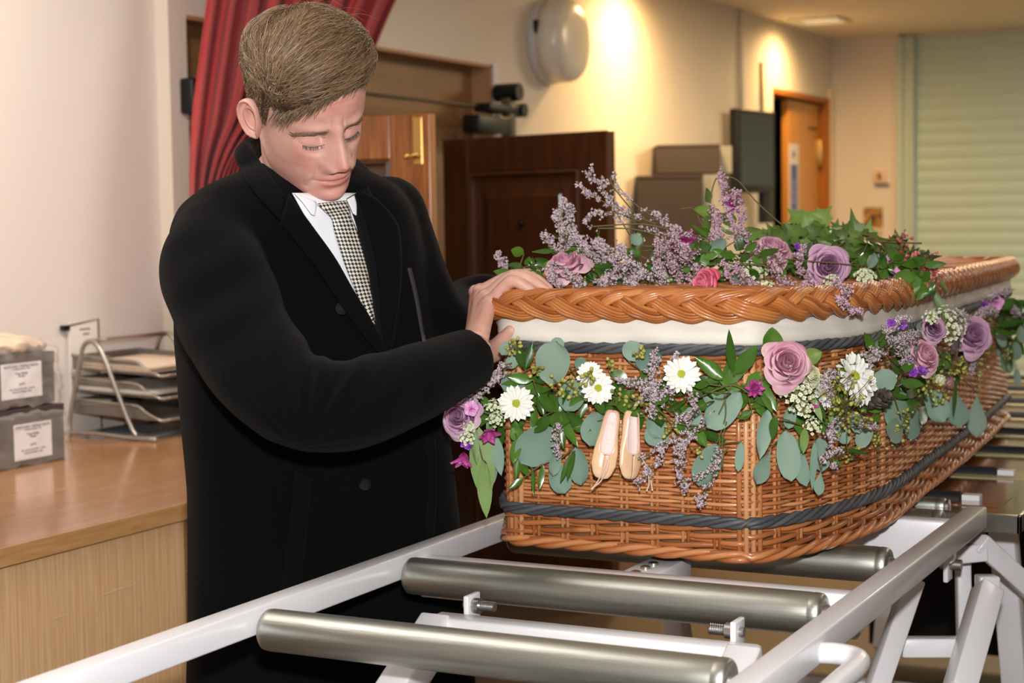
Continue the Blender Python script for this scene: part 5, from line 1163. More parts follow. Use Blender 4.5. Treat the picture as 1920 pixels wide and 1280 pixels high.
# eucalyptus: (base x, base y, tip x, tip y, width)
E_ = [[(1032, 722, 1040, 640, 74), (1048, 660, 1042, 632, 26), (1085, 712, 1060, 770, 56), (938, 722, 985, 712, 40), (1080, 690, 1098, 672, 24)],
      [(1036, 800, 975, 868, 76), (1040, 812, 1005, 868, 46), (1045, 845, 1036, 892, 24), (1040, 870, 1058, 924, 42), (1080, 838, 1092, 910, 38)],
      [(1128, 772, 1105, 836, 54), (1230, 792, 1232, 838, 46), (1222, 775, 1240, 822, 40), (1178, 676, 1196, 640, 42), (1200, 692, 1232, 650, 46)],
      [(1388, 735, 1322, 800, 56), (1318, 736, 1360, 776, 26), (1345, 832, 1312, 912, 56), (1390, 828, 1384, 884, 18), (1300, 760, 1296, 820, 40)],
      [(1440, 765, 1424, 862, 32, 'lance'), (1446, 838, 1418, 908, 42, 'drop'), (1440, 845, 1452, 880, 20), (1472, 806, 1484, 902, 44), (1478, 812, 1512, 912, 34)],
      [(1535, 820, 1544, 884, 38), (1540, 880, 1532, 930, 22, 'drop'), (1528, 826, 1522, 920, 14, 'lance'), (1484, 760, 1478, 804, 24), (1566, 790, 1590, 832, 28)],
      [(1640, 700, 1676, 728, 48), (1652, 640, 1640, 668, 28), (1690, 790, 1666, 826, 40), (1705, 740, 1672, 800, 56), (1722, 768, 1704, 818, 44)],
      [(1742, 730, 1768, 792, 44), (1760, 740, 1752, 794, 30), (1790, 728, 1798, 802, 44, 'drop'), (1832, 736, 1832, 820, 36, 'drop'), (1716, 622, 1690, 648, 52)],
      [(1560, 722, 1548, 762, 26), (1600, 770, 1610, 812, 26), (1630, 790, 1612, 840, 30), (1750, 610, 1726, 636, 46), (1870, 620, 1886, 650, 20), (1880, 660, 1895, 700, 26)],
      [(925, 812, 940, 892, 26, 'lance'), (925, 852, 928, 905, 16, 'lance'), (960, 640, 940, 668, 26), (975, 660, 950, 690, 24)]]
for l in E_: branch('eucalyptus_branch', M_euc, l, 'round', gar, off=.034)
# ruscus and other glossy greens
R_ = [[(982, 690, 968, 640, 18), (985, 692, 1000, 640, 18), (1000, 712, 950, 706, 20), (985, 716, 942, 720, 12), (1042, 770, 1010, 742, 26), (1020, 780, 1008, 732, 18)],
      [(1030, 780, 1002, 812, 24), (1030, 785, 1072, 792, 34), (1042, 792, 1056, 842, 22), (1050, 780, 1082, 838, 20), (1065, 776, 1062, 730, 20), (1068, 760, 1100, 740, 22)],
      [(960, 800, 980, 832, 26), (970, 822, 962, 870, 22), (978, 840, 966, 900, 16), (1000, 880, 1002, 930, 10), (1018, 870, 1012, 918, 12), (982, 895, 952, 918, 12), (975, 860, 990, 896, 22)],
      [(1110, 760, 1152, 742, 26), (1124, 744, 1100, 722, 18), (1150, 758, 1192, 730, 24), (1152, 745, 1196, 780, 28), (1175, 770, 1212, 780, 14), (1120, 752, 1130, 776, 20)],
      [(1078, 845, 1062, 900, 14), (1072, 850, 1050, 905, 12), (1230, 765, 1240, 800, 26), (1270, 788, 1282, 815, 22), (1255, 740, 1230, 760, 18), (1075, 800, 1110, 808, 18)],
      [(1375, 700, 1362, 618, 22), (1378, 702, 1420, 648, 30), (1360, 712, 1302, 668, 26), (1372, 712, 1376, 660, 18), (1352, 718, 1398, 692, 24), (1350, 700, 1336, 676, 18), (1358, 704, 1374, 670, 16)],
      [(1330, 720, 1300, 722, 18), (1390, 730, 1350, 716, 22), (1400, 724, 1428, 696, 22), (1300, 800, 1325, 838, 22), (1312, 810, 1364, 826, 18), (1250, 770, 1290, 750, 22), (1410, 770, 1384, 786, 16)],
      [(1452, 780, 1448, 824, 22), (1512, 800, 1500, 850, 18), (1528, 742, 1546, 790, 16), (1588, 842, 1630, 852, 8), (1560, 860, 1580, 874, 8), (1560, 690, 1572, 720, 14), (1590, 690, 1560, 710, 14)],
      [(1625, 660, 1590, 690, 26), (1640, 660, 1618, 622, 20), (1690, 700, 1668, 672, 22), (1690, 718, 1732, 720, 20), (1688, 690, 1716, 682, 22), (1650, 652, 1662, 610, 24)],
      [(1720, 750, 1700, 772, 22), (1720, 742, 1700, 732, 20), (1735, 760, 1726, 800, 20), (1792, 700, 1788, 780, 14), (1770, 690, 1778, 660, 24), (1800, 640, 1776, 660, 26), (1690, 668, 1660, 640, 20)],
      [(1872, 608, 1900, 606, 14), (1866, 620, 1906, 628, 14), (1880, 580, 1905, 560, 22), (1888, 610, 1916, 600, 14), (1896, 640, 1896, 690, 8), (1900, 560, 1918, 590, 16), (1862, 580, 1850, 600, 14)]]
for l in R_: branch('ruscus_branch', M_rus, l, 'lance', gar, off=.048, tilt=.5)
# denser background greenery along the whole garland
GP = spline(np.array([(905, 770, 0), (990, 765, 0), (1090, 752, 0), (1190, 742, 0), (1290, 738, 0), (1400, 728, 0), (1490, 735, 0), (1570, 745, 0), (1650, 735, 0), (1720, 715, 0), (1790, 670, 0), (1840, 630, 0), (1885, 600, 0)]), 200)[:, :2]
for g in range(14):
    L_ = []
    for k in range(15):
        x, y = GP[int(np.clip(g*14.3+fr_.uniform(0, 14), 0, 199))]; sc_ = 1-.55*np.clip((x-1450)/430, 0, 1); a = fr_.uniform(0, 2*PI); x += fr_.normal(0, 14)*sc_; y += fr_.normal(0, 22)*sc_; l = fr_.uniform(34, 62)*sc_; L_.append((x, y, x+l*math.cos(a), y+l*math.sin(a)*.9+10*sc_, fr_.uniform(15, 24)*sc_))
    branch('ruscus_branch', M_rus, L_, 'lance', gar, off=.022, tilt=.6)
branch('long_leaf', M_long, [(898, 800, 912, 948, 48), (905, 862, 913, 972, 30), (888, 795, 894, 870, 16), (912, 868, 918, 930, 12)], 'lance', gar, off=.05, tilt=.25)
branch('rose_leaf', M_rus, [(1450, 668, 1449, 612, 44, 'broad')], 'broad', gar, off=.03)
branch('ivy_sprig', M_ivy, [(1508, 672, 1542, 660, 34, 'broad')], 'broad', gar, off=.05)
branch('green_bract', M_long, [(1520, 738, 1542, 792, 14), (1510, 800, 1505, 852, 18), (1556, 770, 1560, 800, 10)], 'lance', gar, off=.055)
def gp(x, y, off=.05): return gpos(x, y, off)[0]
rose('rose', gp(862, 782, .06), VF+A3(-.35, 0, .15), .034, M_rose, gar, 1, 1.1)
rose('rose', gp(1474, 682, .06), VF+A3(.15, 0, .35), .040, M_rosep, gar, 2, 1.15)
rose('rose', gp(1520, 703, .055), VF*.5+A3(.7, 0, .3), .022, MATS.get('cream_rose') or mat('cream_rose', rgb(196, 204, 140), .55, c2=rgb(240, 226, 216), attr=True), gar, 3, 1.2, label='cream green half-open rose')
rose('rose', gp(1732, 668, .06), VF*.6+A3(.5, 0, .5), .036, M_rosep, gar, 4, .9)
rose('rose', gp(1822, 628, .07), VF+A3(.2, 0, .3), .044, M_rose, gar, 5, 1.1)
rose('rose', gp(1750, 618, .05), VF+A3(.1, 0, .3), .026, M_rose, gar, 6, .9)
for x, y, R, a, s, l in ((968, 756, .0275, VF+A3(-.10, 0, .05), 1, None), (1121, 728, .0245, VF+A3(.1, 0, .15), 2, None), (1106, 702, .020, VF+A3(-.1, 0, .5), 3, None), (1277, 702, .027, VF+A3(.1, 0, .25), 4, None), (1542, 738, .024, VF*.35+A3(.9, 0, .1), 5, None), (1600, 706, .036, VF*.55+A3(.75, 0, .35), 6, None), (1614, 724, .032, VF*.5+A3(.9, 0, -.2), 7, None)):
    daisy(gp(x, y, .068 if x < 1500 else .05), a, R, gar, s, l)
starflower('phlox_flower', gp(884, 766, .085), VF+A3(0, 0, .15), .0125, M_phl, gar, 5, .12, 'round', 1, 1, .95)
starflower('phlox_flower', gp(1866, 566, .06), VF, .017, M_phl, gar, 5, .12, 'round', 2, 1, .95)
starflower('magenta_flower', gp(914, 806, .075), VF*.8+A3(.2, 0, -.7), .021, M_mag, gar, 6, 1.0, 'broad', 3, 2, .6)
starflower('magenta_flower', gp(870, 848, .07), VF*.4+A3(-.1, 0, -1), .024, M_mag, gar, 6, 1.4, 'broad', 4, 2, .6)
starflower('magenta_flower', gp(1415, 727, .06), VF, .0145, M_mag, gar, 8, .4, 'broad', 5, 3, .6)
starflower('magenta_flower', gp(1524, 770, .06), VF*.5+A3(.2, 0, .9), .017, M_mag, gar, 5, 1.8, 'broad', 6, 1, .8)
starflower('magenta_flower', gp(1880, 553, .05), VF, .013, M_mag, gar, 6, .5, 'broad', 7, 2, .6)
starflower('magenta_flower', gp(1845, 573, .05), VF, .013, M_pur, gar, 6, .8, 'broad', 8, 2, .6)
for i, (x, y, r) in enumerate(((1450, 722, .010), (1458, 744, .010), (1446, 738, .008), (872, 829, .009), (880, 836, .008), (1712, 698, .010), (1728, 696, .010), (1702, 674, .007), (1690, 608, .009), (1672, 605, .008))): starflower('violet_flower', gp(x, y, .066), VF+fr_.normal(0, .3, 3), r, M_pur, gar, 5, .5, 'round', 20+i, 2, .8)
starflower('pale_bud', gp(1780, 704, .06), VF*.3+A3(0, 0, -1), .016, mat('dusky_pink_bud', rgb(130, 90, 96), .55, c2=rgb(190, 140, 140), attr=True), gar, 5, 2.2, 'broad', 40, 1, .8)
umbel('hydrangea_head', gp(1497, 740, .062), .024, 46, M_whg, gar); umbel('hydrangea_head', gp(1772, 612, .06), .034, 60, M_whg, gar, .0032)
for x, y, r in ((879, 800, .009), (876, 822, .011), (930, 787, .011), (926, 764, .012), (1524, 800, .012), (1508, 770, .014), (1745, 596, .012), (1762, 712, .008)): umbel('astrantia_head', gp(x, y, .07), r, 20, M_whg, gar, .0022)
for pts, n, sp, off in (([(1000, 700), (1010, 688)], 12, 13, .07), ([(1040, 712), (1050, 725)], 12, 13, .07), ([(1060, 715), (1083, 735)], 14, 14, .07), ([(1110, 710), (1105, 704)], 10, 12, .10), ([(1142, 690), (1142, 676)], 9, 9, .07), ([(1160, 740), (1178, 752)], 10, 13, .07), ([(1190, 756), (1202, 748)], 8, 12, .07), ([(1198, 672), (1200, 650)], 10, 10, .075), ([(1180, 742), (1250, 790)], 12, 14, .07),
    ([(975, 640), (955, 655)], 14, 14, .06), ([(1585, 740), (1586, 790)], 60, 34, .07), ([(1560, 730), (1580, 720)], 24, 26, .07), ([(1250, 812), (1262, 800)], 8, 10, .06), ([(1300, 850), (1312, 842)], 8, 10, .07),
    ([(1600, 830), (1598, 858)], 16, 12, .03), ([(1645, 812), (1640, 838)], 18, 14, .03), ([(1700, 770), (1690, 800)], 16, 13, .05), ([(1685, 810), (1684, 836)], 14, 11, .03), ([(1735, 710), (1745, 728)], 26, 20, .06), ([(1770, 690), (1800, 690)], 34, 24, .05), ([(1810, 665), (1830, 690)], 28, 22, .05), ([(1880, 650), (1890, 680)], 18, 16, .05), ([(1768, 740), (1766, 752)], 10, 10, .06)):
    seeds(pts, gpos(*pts[0], off)[1], n, gar, sp)
def gstat(pts, spread, dens, off=.06, m=None, s=.0021): statice(pts, spread, dens, gar, [gpos(x, y, off)[1] for x, y in pts], m, s)
for pts, sp, dn in (([(960, 700), (925, 712), (892, 728)], 16, 14), ([(950, 690), (905, 740), (870, 752)], 13, 12), ([(960, 680), (935, 690), (925, 710)], 14, 11), ([(1150, 712), (1190, 718), (1226, 722)], 22, 16), ([(1195, 760), (1215, 735), (1222, 700), (1228, 668)], 20, 16), ([(1240, 760), (1250, 735), (1280, 712)], 26, 14), ([(1225, 715), (1228, 745), (1222, 772)], 20, 18), ([(1280, 720), (1300, 745), (1296, 775), (1268, 790)], 20, 15),
    ([(1250, 700), (1268, 670), (1270, 664)], 10, 8), ([(1050, 790), (1042, 820), (1050, 850)], 14, 14), ([(1300, 800), (1262, 825), (1222, 848), (1196, 862)], 9, 5), ([(1225, 870), (1208, 890), (1194, 905)], 16, 16), ([(1245, 830), (1240, 850), (1232, 872)], 12, 12), ([(1340, 770), (1300, 812), (1268, 840)], 15, 10), ([(1290, 810), (1275, 850), (1272, 885), (1288, 915)], 15, 14), ([(1350, 820), (1345, 870), (1318, 930), (1312, 942)], 14, 7), ([(1365, 840), (1330, 880), (1302, 900)], 14, 6),
    ([(1440, 700), (1455, 730), (1430, 770)], 22, 13), ([(1475, 670), (1480, 700), (1478, 712)], 12, 8), ([(1560, 690), (1550, 720), (1562, 760)], 16, 12), ([(1580, 770), (1562, 800), (1560, 830)], 18, 14), ([(1552, 850), (1562, 870), (1570, 876)], 9, 8), ([(1545, 690), (1556, 698), (1566, 700)], 14, 12), ([(1585, 840), (1560, 850), (1538, 862)], 10, 7),
    ([(1640, 690), (1632, 670), (1650, 660)], 22, 18), ([(1660, 650), (1690, 636), (1720, 628)], 22, 16), ([(1690, 660), (1700, 680), (1690, 640)], 18, 14), ([(1650, 640), (1672, 612), (1700, 600)], 18, 13), ([(1780, 600), (1800, 590), (1815, 600)], 16, 14), ([(1820, 650), (1826, 680), (1820, 700)], 12, 12), ([(1830, 592), (1850, 582), (1868, 585)], 15, 14), ([(1600, 795), (1620, 800), (1645, 800)], 10, 8), ([(1850, 560), (1870, 550), (1895, 545)], 14, 9), ([(1895, 575), (1910, 590)], 14, 9)):
    gstat(pts, sp, dn, .064)
for pts in ([(1310, 745), (1370, 722), (1410, 740)], [(1318, 735), (1370, 738), (1420, 742)], [(1290, 790), (1340, 752), (1420, 768)], [(1310, 810), (1345, 780), (1372, 720)], [(1345, 830), (1360, 780), (1358, 740)], [(1355, 880), (1354, 830), (1362, 790)], [(1222, 755), (1262, 790), (1320, 800)], [(980, 770), (940, 780), (900, 770)]):
    b = M(); tube_stem(b, [gp(x, y, .06) for x, y in pts], .0012, .2, 14); b.build('flower_stem', M_stem, gar)
# pine cone
b = M(); c = gp(1638, 752, .045); x, y, z = frame(A3(.8, -.2, .35))
for k in range(46):
    t = (k+.5)/46; a = k*2.39996; h = (t-.5)*.048; rr = .017*math.sin(PI*(.12+.80*t))**.8; p = c+z*h; d = math.cos(a)*x+math.sin(a)*y+z*.7; sheet(b, p+nrm(d)*rr*.3, d, z, rr*.95, .013, 'broad', bend=.25, cup=.2, nu=5, nv=5, rnd=fr_.uniform(.1, .9))
b.ball(c, .010, 8, (1, 1, 1.8), rnd=.1, R=np.stack([x, y, z], 1)); b.build('pine_cone', M_cone, gar)

# ------------------------------------------------------------------ spray on the lid
spr = thing('flower_spray', 'spray of lilac roses, statice and ivy lying along the coffin lid', 'flower spray', (CX, 2.75, LZ+.03))
rose('rose', atD(1062, 497, 2.53), VF*.6+A3(-.2, 0, .8), .040, M_rosep, spr, 11, 1.1)
rose('rose', atD(1272, 486, 2.60), VF*.8+A3(.2, 0, .6), .043, M_rose, spr, 12, 1.05)
rose('rose', atD(1447, 470, 2.70), VF*.5+A3(.2, 0, .8), .042, M_rosep, spr, 13, 1.1)
rose('rose', atD(1551, 501, 2.62), VF+A3(.05, 0, .15), .042, M_rose, spr, 14, 1.1)
rose('rose', atD(1322, 532, 2.45), VF*.55-CR*.75+A3(0, 0, .15), .030, M_rosec, spr, 15, .6, label='crimson edged pink rose')
rose('rose', atD(1596, 472, 2.95), VF+A3(.3, 0, .5), .026, M_rosep, spr, 16, 1.)
starflower('magenta_flower', atD(1288, 448, 2.62), VF+A3(0, 0, .4), .017, M_mag, spr, 6, .5, 'broad', 31, 2, .6)
starflower('magenta_flower', atD(1374, 384, 2.66), VF+A3(0, 0, .2), .020, M_mag, spr, 6, .4, 'broad', 32, 1, .6)
starflower('magenta_flower', atD(1668, 536, 2.66), VF+A3(.3, 0, .2), .019, M_mag, spr, 6, .8, 'broad', 33, 2, .6)
starflower('pale_bud', atD(1678, 512, 2.72), VF+A3(.3, 0, .6), .012, M_phl, spr, 4, 1.4, 'broad', 34, 1, .8)
starflower('pale_bud', atD(1606, 543, 2.58), VF+A3(.3, 0, .2), .009, M_mag, spr, 4, 1.2, 'broad', 35, 1, .8)
for x, y in ((1494, 462), (1500, 470), (1496, 480)): starflower('violet_flower', atD(x, y, 2.72), VF, .008, M_pur, spr, 5, .6, 'round', x, 2, .8)
umbel('hydrangea_head', atD(1412, 512, 2.58), .022, 40, M_whg, spr); umbel('hydrangea_head', atD(1392, 500, 2.62), .018, 26, M_whg, spr); umbel('hydrangea_head', atD(1622, 520, 2.64), .0155, 22, M_whg, spr, .0036); umbel('astrantia_head', atD(1560, 528, 2.55), .011, 18, M_whg, spr); umbel('astrantia_head', atD(1440, 540, 2.5), .010, 16, M_whg, spr); umbel('astrantia_head', atD(1195, 450, 2.66), .010, 16, M_whg, spr)
SG = [('ruscus_branch', M_rus, [(1330, 455, 1290, 470, 22), (1312, 452, 1330, 485, 30), (1335, 440, 1306, 432, 22), (1325, 445, 1292, 420, 16), (1310, 470, 1340, 500, 26), (1360, 540, 1340, 525, 22), (1372, 545, 1358, 520, 18)], 2.6),
      ('green_leaf_branch', M_ivy, [(1338, 402, 1300, 392, 28, 'broad'), (1330, 378, 1322, 352, 22, 'broad'), (1336, 400, 1312, 404, 18, 'broad'), (1330, 405, 1322, 440, 24, 'broad'), (1360, 400, 1370, 430, 34, 'broad'), (1350, 425, 1378, 440, 26, 'broad')], 2.68),
      ('green_leaf_branch', M_ivy, [(1395, 440, 1430, 432, 28, 'broad'), (1400, 440, 1380, 470, 36, 'broad'), (1348, 470, 1330, 500, 36, 'broad'), (1362, 474, 1340, 462, 28, 'broad'), (1190, 470, 1205, 440, 22, 'broad'), (1370, 470, 1356, 500, 30, 'broad')], 2.64),
      ('ruscus_branch', M_rus, [(1345, 540, 1378, 548, 14, 'lance'), (1590, 540, 1612, 536, 10, 'lance'), (1570, 470, 1610, 482, 26), (1600, 490, 1632, 500, 34), (1620, 480, 1650, 502, 30), (1580, 505, 1610, 520, 30), (1640, 500, 1662, 520, 26)], 2.72),
      ('large_leaf', M_rus, [(1690, 525, 1712, 560, 62, 'broad'), (1668, 530, 1742, 550, 64, 'broad'), (1676, 522, 1716, 526, 36, 'broad'), (1740, 540, 1755, 545, 26, 'broad')], 2.66),
      ('hanging_leaf', M_long, [(1752, 545, 1772, 592, 14, 'lance'), (1756, 520, 1776, 545, 12, 'lance')], 2.78),
      ('eucalyptus_branch', M_euc, [(1390, 535, 1370, 520, 34, 'round'), (1330, 470, 1360, 450, 30, 'round'), (1640, 500, 1630, 478, 28, 'round'), (1380, 540, 1400, 555, 26, 'round'), (1200, 460, 1186, 440, 22, 'round')], 2.58)]
for n_, m_, l, D in SG: branch(n_, m_, l, 'lance', spr, D=D, tilt=.6)
# low filler leaves over the lid
for g in range(13):
    L_ = []; x0 = 985+g*60
    for k in range(10):
        x = x0+fr_.uniform(-28, 34); y = 530-fr_.uniform(0, 60)*(1 if x < 1450 else .8); a = fr_.uniform(-.3, PI+.3); l = fr_.uniform(28, 48); L_.append((x, y, x+l*math.cos(a), y-l*math.sin(a)*.55, fr_.uniform(13, 22)))
    branch('ruscus_branch', M_rus, L_, 'lance', spr, D=2.56 if g < 8 else 2.72, tilt=.7)
# ivy heap behind
for g in range(14):
    b = M(); cx_ = 1440+g*20; prev = None
    for k in range(22):
        u = fr_.uniform(0, 1); x = cx_+fr_.normal(0, 22); top = np.interp(x, [1400, 1450, 1500, 1560, 1620, 1680, 1720], [450, 425, 412, 425, 432, 450, 490]); y = top+12+fr_.uniform(0, 1)**1.3*85; D = 3.05+fr_.uniform(-.25, .22)
        p = atD(x, y, D)
        if p[2] < LZ+.035: p[2] = LZ+.035+fr_.uniform(0, .02)
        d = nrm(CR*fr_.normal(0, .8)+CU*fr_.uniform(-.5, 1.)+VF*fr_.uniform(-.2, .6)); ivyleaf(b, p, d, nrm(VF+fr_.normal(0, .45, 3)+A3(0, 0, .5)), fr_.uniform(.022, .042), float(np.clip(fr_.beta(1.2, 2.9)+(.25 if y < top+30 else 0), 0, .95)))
        if prev is not None: b.tube(spline([prev, (prev+p)/2+A3(0, 0, -.008), p], 6), .001, 5, rnd=.7, mi=1)
        prev = p
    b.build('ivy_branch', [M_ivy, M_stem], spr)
b = M()
for x, y, a in ((1520, 412, .3), (1508, 425, 1.6), (1530, 425, -.4), (1515, 440, 3.2), (1500, 415, 2.3), (1538, 412, .9)): ivyleaf(b, atD(x, y, 2.9), CR*math.cos(a)+CU*math.sin(a), nrm(VF+A3(0, 0, .4)), .034, .85)
b.build('pale_ivy_sprig', M_ivy, spr)
b = M(); ivyleaf(b, atD(1603, 446, 2.95), CU+CR*-.1, VF, .055, .45, .7); ivyleaf(b, atD(1598, 452, 2.95), CU*.4+CR, nrm(VF+A3(0, 0, .5)), .05, .4); b.build('pointed_ivy_leaf', M_ivy, spr)
for pts in ([(1640, 452), (1690, 455), (1728, 456)], [(1640, 470), (1690, 478), (1714, 466)], [(1600, 455), (1640, 445), (1660, 470)], [(1560, 470), (1610, 440), (1650, 448)]):
    b = M(); tube_stem(b, [atD(x, y, 2.85) for x, y in pts], .0016, .95, 14); b.build('bare_twig', M_stem, spr)
for pts, n, sp in (([(1690, 470), (1692, 440)], 16, 14), ([(1720, 520), (1720, 488)], 40, 22), ([(1740, 500), (1745, 492)], 26, 18), ([(1745, 545), (1735, 520)], 30, 20), ([(1690, 510), (1688, 500)], 12, 10), ([(1710, 500), (1706, 482)], 16, 14)): seeds(pts, 2.80, n, spr, sp, .0032, M_red, 'berry_cluster', (1, 1, 1))
def sst(pts, spread, dens, D, m=None, s=.0023): statice(pts, spread, dens, spr, D, m, s)
for pts, sp, dn, D in (([(1010, 545), (960, 525), (935, 475)], 15, 13, 2.60), ([(1000, 548), (960, 535), (920, 540)], 16, 9, 2.55), ([(1020, 540), (985, 528), (972, 505)], 13, 8, 2.58), ([(1110, 520), (1050, 470), (1022, 445)], 22, 13, 2.56), ([(1120, 510), (1075, 430), (1058, 385)], 20, 13, 2.58), ([(1100, 510), (1060, 450), (1040, 400)], 20, 10, 2.55), ([(1260, 440), (1195, 420), (1120, 345), (1104, 318)], 17, 4, 2.62), ([(1200, 410), (1120, 372), (1084, 345)], 15, 8, 2.62), ([(1200, 415), (1160, 400), (1112, 400), (1098, 418)], 18, 7, 2.6), ([(1250, 420), (1200, 390), (1160, 350), (1152, 328)], 12, 3, 2.64), ([(1230, 420), (1180, 400), (1160, 386)], 16, 3, 2.62), ([(1180, 440), (1130, 352), (1138, 345)], 14, 5, 2.62),
    ([(1180, 535), (1110, 480), (1075, 440)], 24, 18, 2.54), ([(1200, 540), (1150, 490), (1120, 455)], 26, 20, 2.52), ([(1240, 540), (1190, 500), (1160, 470)], 26, 20, 2.5), ([(1060, 545), (1040, 525), (1030, 500)], 20, 18, 2.5), ([(1100, 545), (1080, 530), (1060, 510)], 22, 18, 2.49), ([(1150, 545), (1130, 530), (1150, 510)], 24, 18, 2.48), ([(1200, 546), (1180, 530), (1210, 510)], 24, 20, 2.48), ([(1090, 470), (1060, 440), (1050, 420)], 18, 12, 2.56),
    ([(1250, 545), (1240, 520), (1230, 500)], 24, 18, 2.48), ([(1330, 450), (1270, 430), (1240, 412)], 15, 7, 2.6), ([(1250, 430), (1240, 410), (1232, 402)], 14, 9, 2.6)): sst(pts, sp, dn, D)
for pts, sp, dn, D in (([(1290, 545), (1260, 500), (1240, 450)], 28, 16, 2.52), ([(1320, 510), (1280, 470), (1262, 440)], 28, 14, 2.52), ([(1250, 530), (1230, 490), (1240, 460)], 24, 14, 2.52), ([(1290, 540), (1300, 510), (1280, 480)], 24, 12, 2.50), ([(1385, 460), (1366, 400), (1350, 322)], 15, 15, 2.64), ([(1390, 440), (1385, 390), (1378, 360)], 17, 14, 2.64), ([(1345, 465), (1340, 430), (1338, 385)], 16, 15, 2.62), ([(1355, 470), (1350, 440), (1346, 410)], 17, 14, 2.62), ([(1395, 450), (1390, 420), (1396, 395)], 15, 12, 2.63),
    ([(1400, 500), (1420, 480), (1400, 460)], 22, 16, 2.6), ([(1460, 520), (1440, 490), (1420, 470)], 24, 16, 2.58), ([(1470, 500), (1460, 480), (1450, 470)], 18, 12, 2.58), ([(1520, 540), (1500, 500), (1502, 462)], 18, 14, 2.6), ([(1380, 545), (1365, 520), (1352, 490)], 20, 14, 2.5), ([(1440, 545), (1400, 530), (1380, 500)], 22, 14, 2.5), ([(1500, 545), (1470, 530), (1450, 500)], 22, 15, 2.52), ([(1560, 545), (1530, 540), (1510, 530)], 18, 14, 2.52), ([(1540, 520), (1570, 530), (1590, 545), (1575, 560), (1595, 580), (1612, 585)], 13, 15, 2.36), ([(1380, 552), (1368, 548), (1370, 560)], 12, 12, 2.46), ([(1640, 505), (1660, 490), (1665, 480)], 10, 8, 2.75)): sst(pts, sp, dn, D, M_stat2, .0021)
for pts, D in (([(1470, 425), (1420, 380), (1385, 340), (1362, 330)], 2.72), ([(1255, 430), (1200, 420), (1105, 425)], 2.6), ([(1260, 450), (1190, 430), (1120, 428)], 2.6), ([(1320, 430), (1300, 392), (1275, 392)], 2.68), ([(1338, 420), (1332, 380), (1340, 340), (1356, 322)], 2.68), ([(1195, 402), (1220, 395), (1235, 402), (1240, 412)], 2.65), ([(1190, 400), (1150, 350), (1145, 330)], 2.64), ([(1480, 545), (1440, 500), (1340, 495), (1300, 505)], 2.54)):
    b = M(); tube_stem(b, [atD(x, y, D) for x, y in pts], .0011, .25, 20); b.build('flower_stem', M_stem, spr)

# leaves of the garland swinging out beyond the far end, and needle-fine foliage under the statice
for g in range(4):
    L_ = []
    for k in range(9):
        x = 1862+g*17+fr_.uniform(-10, 14); y = 572+fr_.uniform(-12, 70); a = fr_.uniform(-.6, 2.6); l = fr_.uniform(22, 40); L_.append((x, y, x+l*math.cos(a)*.8, y+l*math.sin(a), fr_.uniform(12, 20)))
    branch('ruscus_branch', M_rus, L_, 'lance', gar, D=3.72+.02*g, tilt=.5)
branch('eucalyptus_branch', M_euc, [(1885, 600, 1892, 636, 26), (1900, 640, 1906, 676, 24), (1875, 640, 1880, 670, 22), (1912, 610, 1918, 645, 24), (1905, 690, 1908, 725, 14)], 'round', gar, D=3.72)
for g, (x0, y0, D) in enumerate(((1010, 525, 2.58), (1060, 470, 2.6), (1100, 515, 2.56), (1150, 500, 2.56), (1200, 520, 2.54), (1075, 440, 2.62), (1130, 470, 2.6), (960, 535, 2.6), (1240, 500, 2.58), (1400, 520, 2.6), (1290, 520, 2.56))):
    b = M(); P = spline(np.array([atD(x0+50, 548, D-.02), atD(x0+20, (y0+548)/2, D), atD(x0-12, y0-26, D)]), 40); b.tube(P, .0009, 5, rnd=.2, mi=1)
    for k in range(46):
        q = P[int(fr_.integers(2, 40))]; d = nrm(P[39]-P[0]); d = nrm(d*.9+fr_.normal(0, .7, 3)); sheet(b, q, d, nrm(VF+fr_.normal(0, .5, 3)), fr_.uniform(.012, .024), .0028, 'lance', nu=5, nv=3, rnd=fr_.uniform(0, .45))
    b.build('fine_foliage', [M_rus, M_stem], spr)
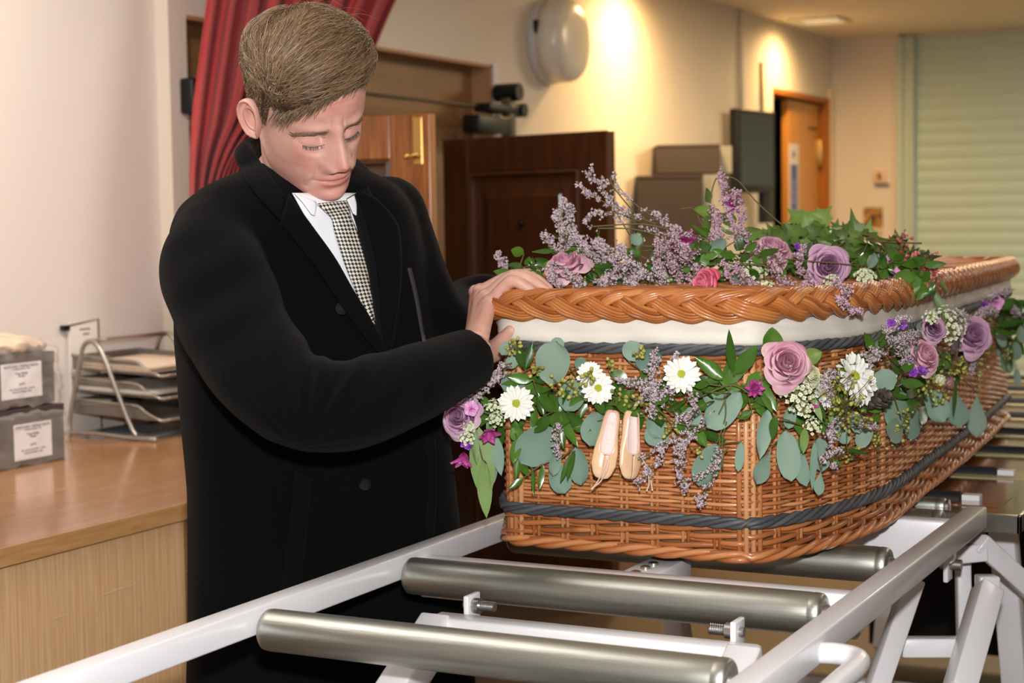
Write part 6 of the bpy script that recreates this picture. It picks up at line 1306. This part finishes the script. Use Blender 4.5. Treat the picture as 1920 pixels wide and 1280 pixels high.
# ------------------------------------------------------------------ ballet shoes
M_satin = mat('peach_satin', rgb(236, 190, 146), .22, c2=rgb(246, 212, 176), scale=30, spec=.9, coat=.35)
M_ins = mat('pale_insole', rgb(244, 224, 218), .6); M_bind = mat('pink_binding', rgb(244, 200, 184), .55); M_cord = mat('pink_cord', rgb(240, 206, 186), .7)
def shoe(label, heel, toe, D, roll, wpx, oshift, cords, emblem):
    H_ = atD(*heel, D); T_ = atD(*toe, D-.006); ax = nrm(T_-H_); L = np.linalg.norm(T_-H_); n = nrm(VF-ax*(VF @ ax)); s = np.cross(ax, n)
    if s @ CR < 0: s = -s
    n2 = n*math.cos(roll)+s*math.sin(roll); s2 = s*math.cos(roll)-n*math.sin(roll); W = wpx*D/FPX
    o = thing('ballet_shoe', label, 'ballet shoe', (H_+T_)/2-A3(0, 0, L/2), 'pair of peach ballet shoes')
    wf = lambda t: W/2*np.interp(t, [0, .03, .12, .35, .6, .8, .93, .98, 1], [.30, .52, .66, .76, .98, 1., .74, .5, .22]); df = lambda t: W*.62*np.interp(t, [0, .03, .15, .4, .65, .85, .95, 1], [.25, .62, .75, .66, .56, .50, .36, .12])
    ts = np.linspace(0, 1, 46); half = []; G = np.zeros((46, 37, 3)); opn = np.interp(ts, [0, .02, .06, .3, .5, .62, .645, .66], [0, .5, .80, .86, .80, .55, .25, 0])
    for i, t in enumerate(ts):
        a0 = opn[i]*.90; th = np.linspace(a0, 2*PI-a0, 37); c = H_+ax*L*t
        G[i] = c+np.outer(np.sin(th)*wf(t), s2)+np.outer(np.cos(th)*df(t)*.5, n2)
    M().grid(G, cap=False).build('satin_upper', M_satin, o, solid=.0008)
    k = [i for i in range(46) if opn[i] > .12]; I_ = np.zeros((len(k), 9, 3))
    for q, i in enumerate(k):
        c = H_+ax*L*ts[i]
        for j, v in enumerate(np.linspace(-1, 1, 9)): I_[q, j] = c+s2*v*wf(ts[i])*.90*math.sin(min(.90*opn[i]+.30, 1.5))+n2*(df(ts[i])*(-.12+.30*v*v*.8))
    M().grid(I_).build('insole', M_ins, o, solid=.0006)
    edge = np.vstack([G[k, 0], G[k[::-1], -1]]); M().tube(edge, .00105, 6, closed=True).build('binding', M_bind, o)
    for t in (.47, .485): r_ = np.array([H_+ax*L*t+s2*math.sin(a)*wf(t)*1.01+n2*math.cos(a)*df(t)*.51 for a in np.linspace(opn[int(t*45)]*.9, 2*PI-opn[int(t*45)]*.9, 30)]); M().tube(r_, .0003, 4).build('stitch_line', M_ins, o)
    for q, c_ in enumerate(cords):
        P = [atD(x, y, D-z) for x, y, z in c_]; b = M(); b.tube(spline(P, 24), .0011, 6); b.ball(P[-1], .0017, 6); b.build('drawstring', M_cord, o)
    if emblem:
        c = H_+ax*L*.36-n2*df(.36)*.07; b = M()
        for r0, r1 in ((.0052, .0085), (.0042, .0072)): b.tube([c+s2*r0*math.cos(a)+ax*r1*math.sin(a) for a in np.linspace(0, 2*PI, 28, endpoint=False)], .00022, 4, closed=True)
        for dz in (-.017, -.0145, .012): b.tube([c+ax*dz+s2*x+ax*.0006*math.sin(x*2500) for x in np.linspace(-.0045, .0045, 16)], .0003, 4)
        b.build('stamped_emblem', mat('pale_gold', rgb(226, 206, 160), .4), o)
    return o
Ds = gpos(1150, 830, .060)[1]
shoe('left peach satin ballet shoe of the pair, insole facing out, hanging on the garland', (1150, 768), (1127, 897), Ds, 0., 46, 0, [[(1141, 853, .018), (1132, 880, .02), (1119, 905, .008), (1110, 916, .004)], [(1142, 853, .018), (1138, 880, .02), (1126, 902, .008), (1112, 914, .003)]], True)
shoe('right peach satin ballet shoe of the pair, turned sideways under lilac sprigs', (1184, 768), (1181, 898), Ds, .62, 50, 0, [[(1203, 857, .016), (1212, 874, .01), (1219, 895, .004), (1223, 918, .0)], [(1204, 858, .016), (1214, 880, .01), (1217, 905, .004), (1213, 919, .0)]], False)
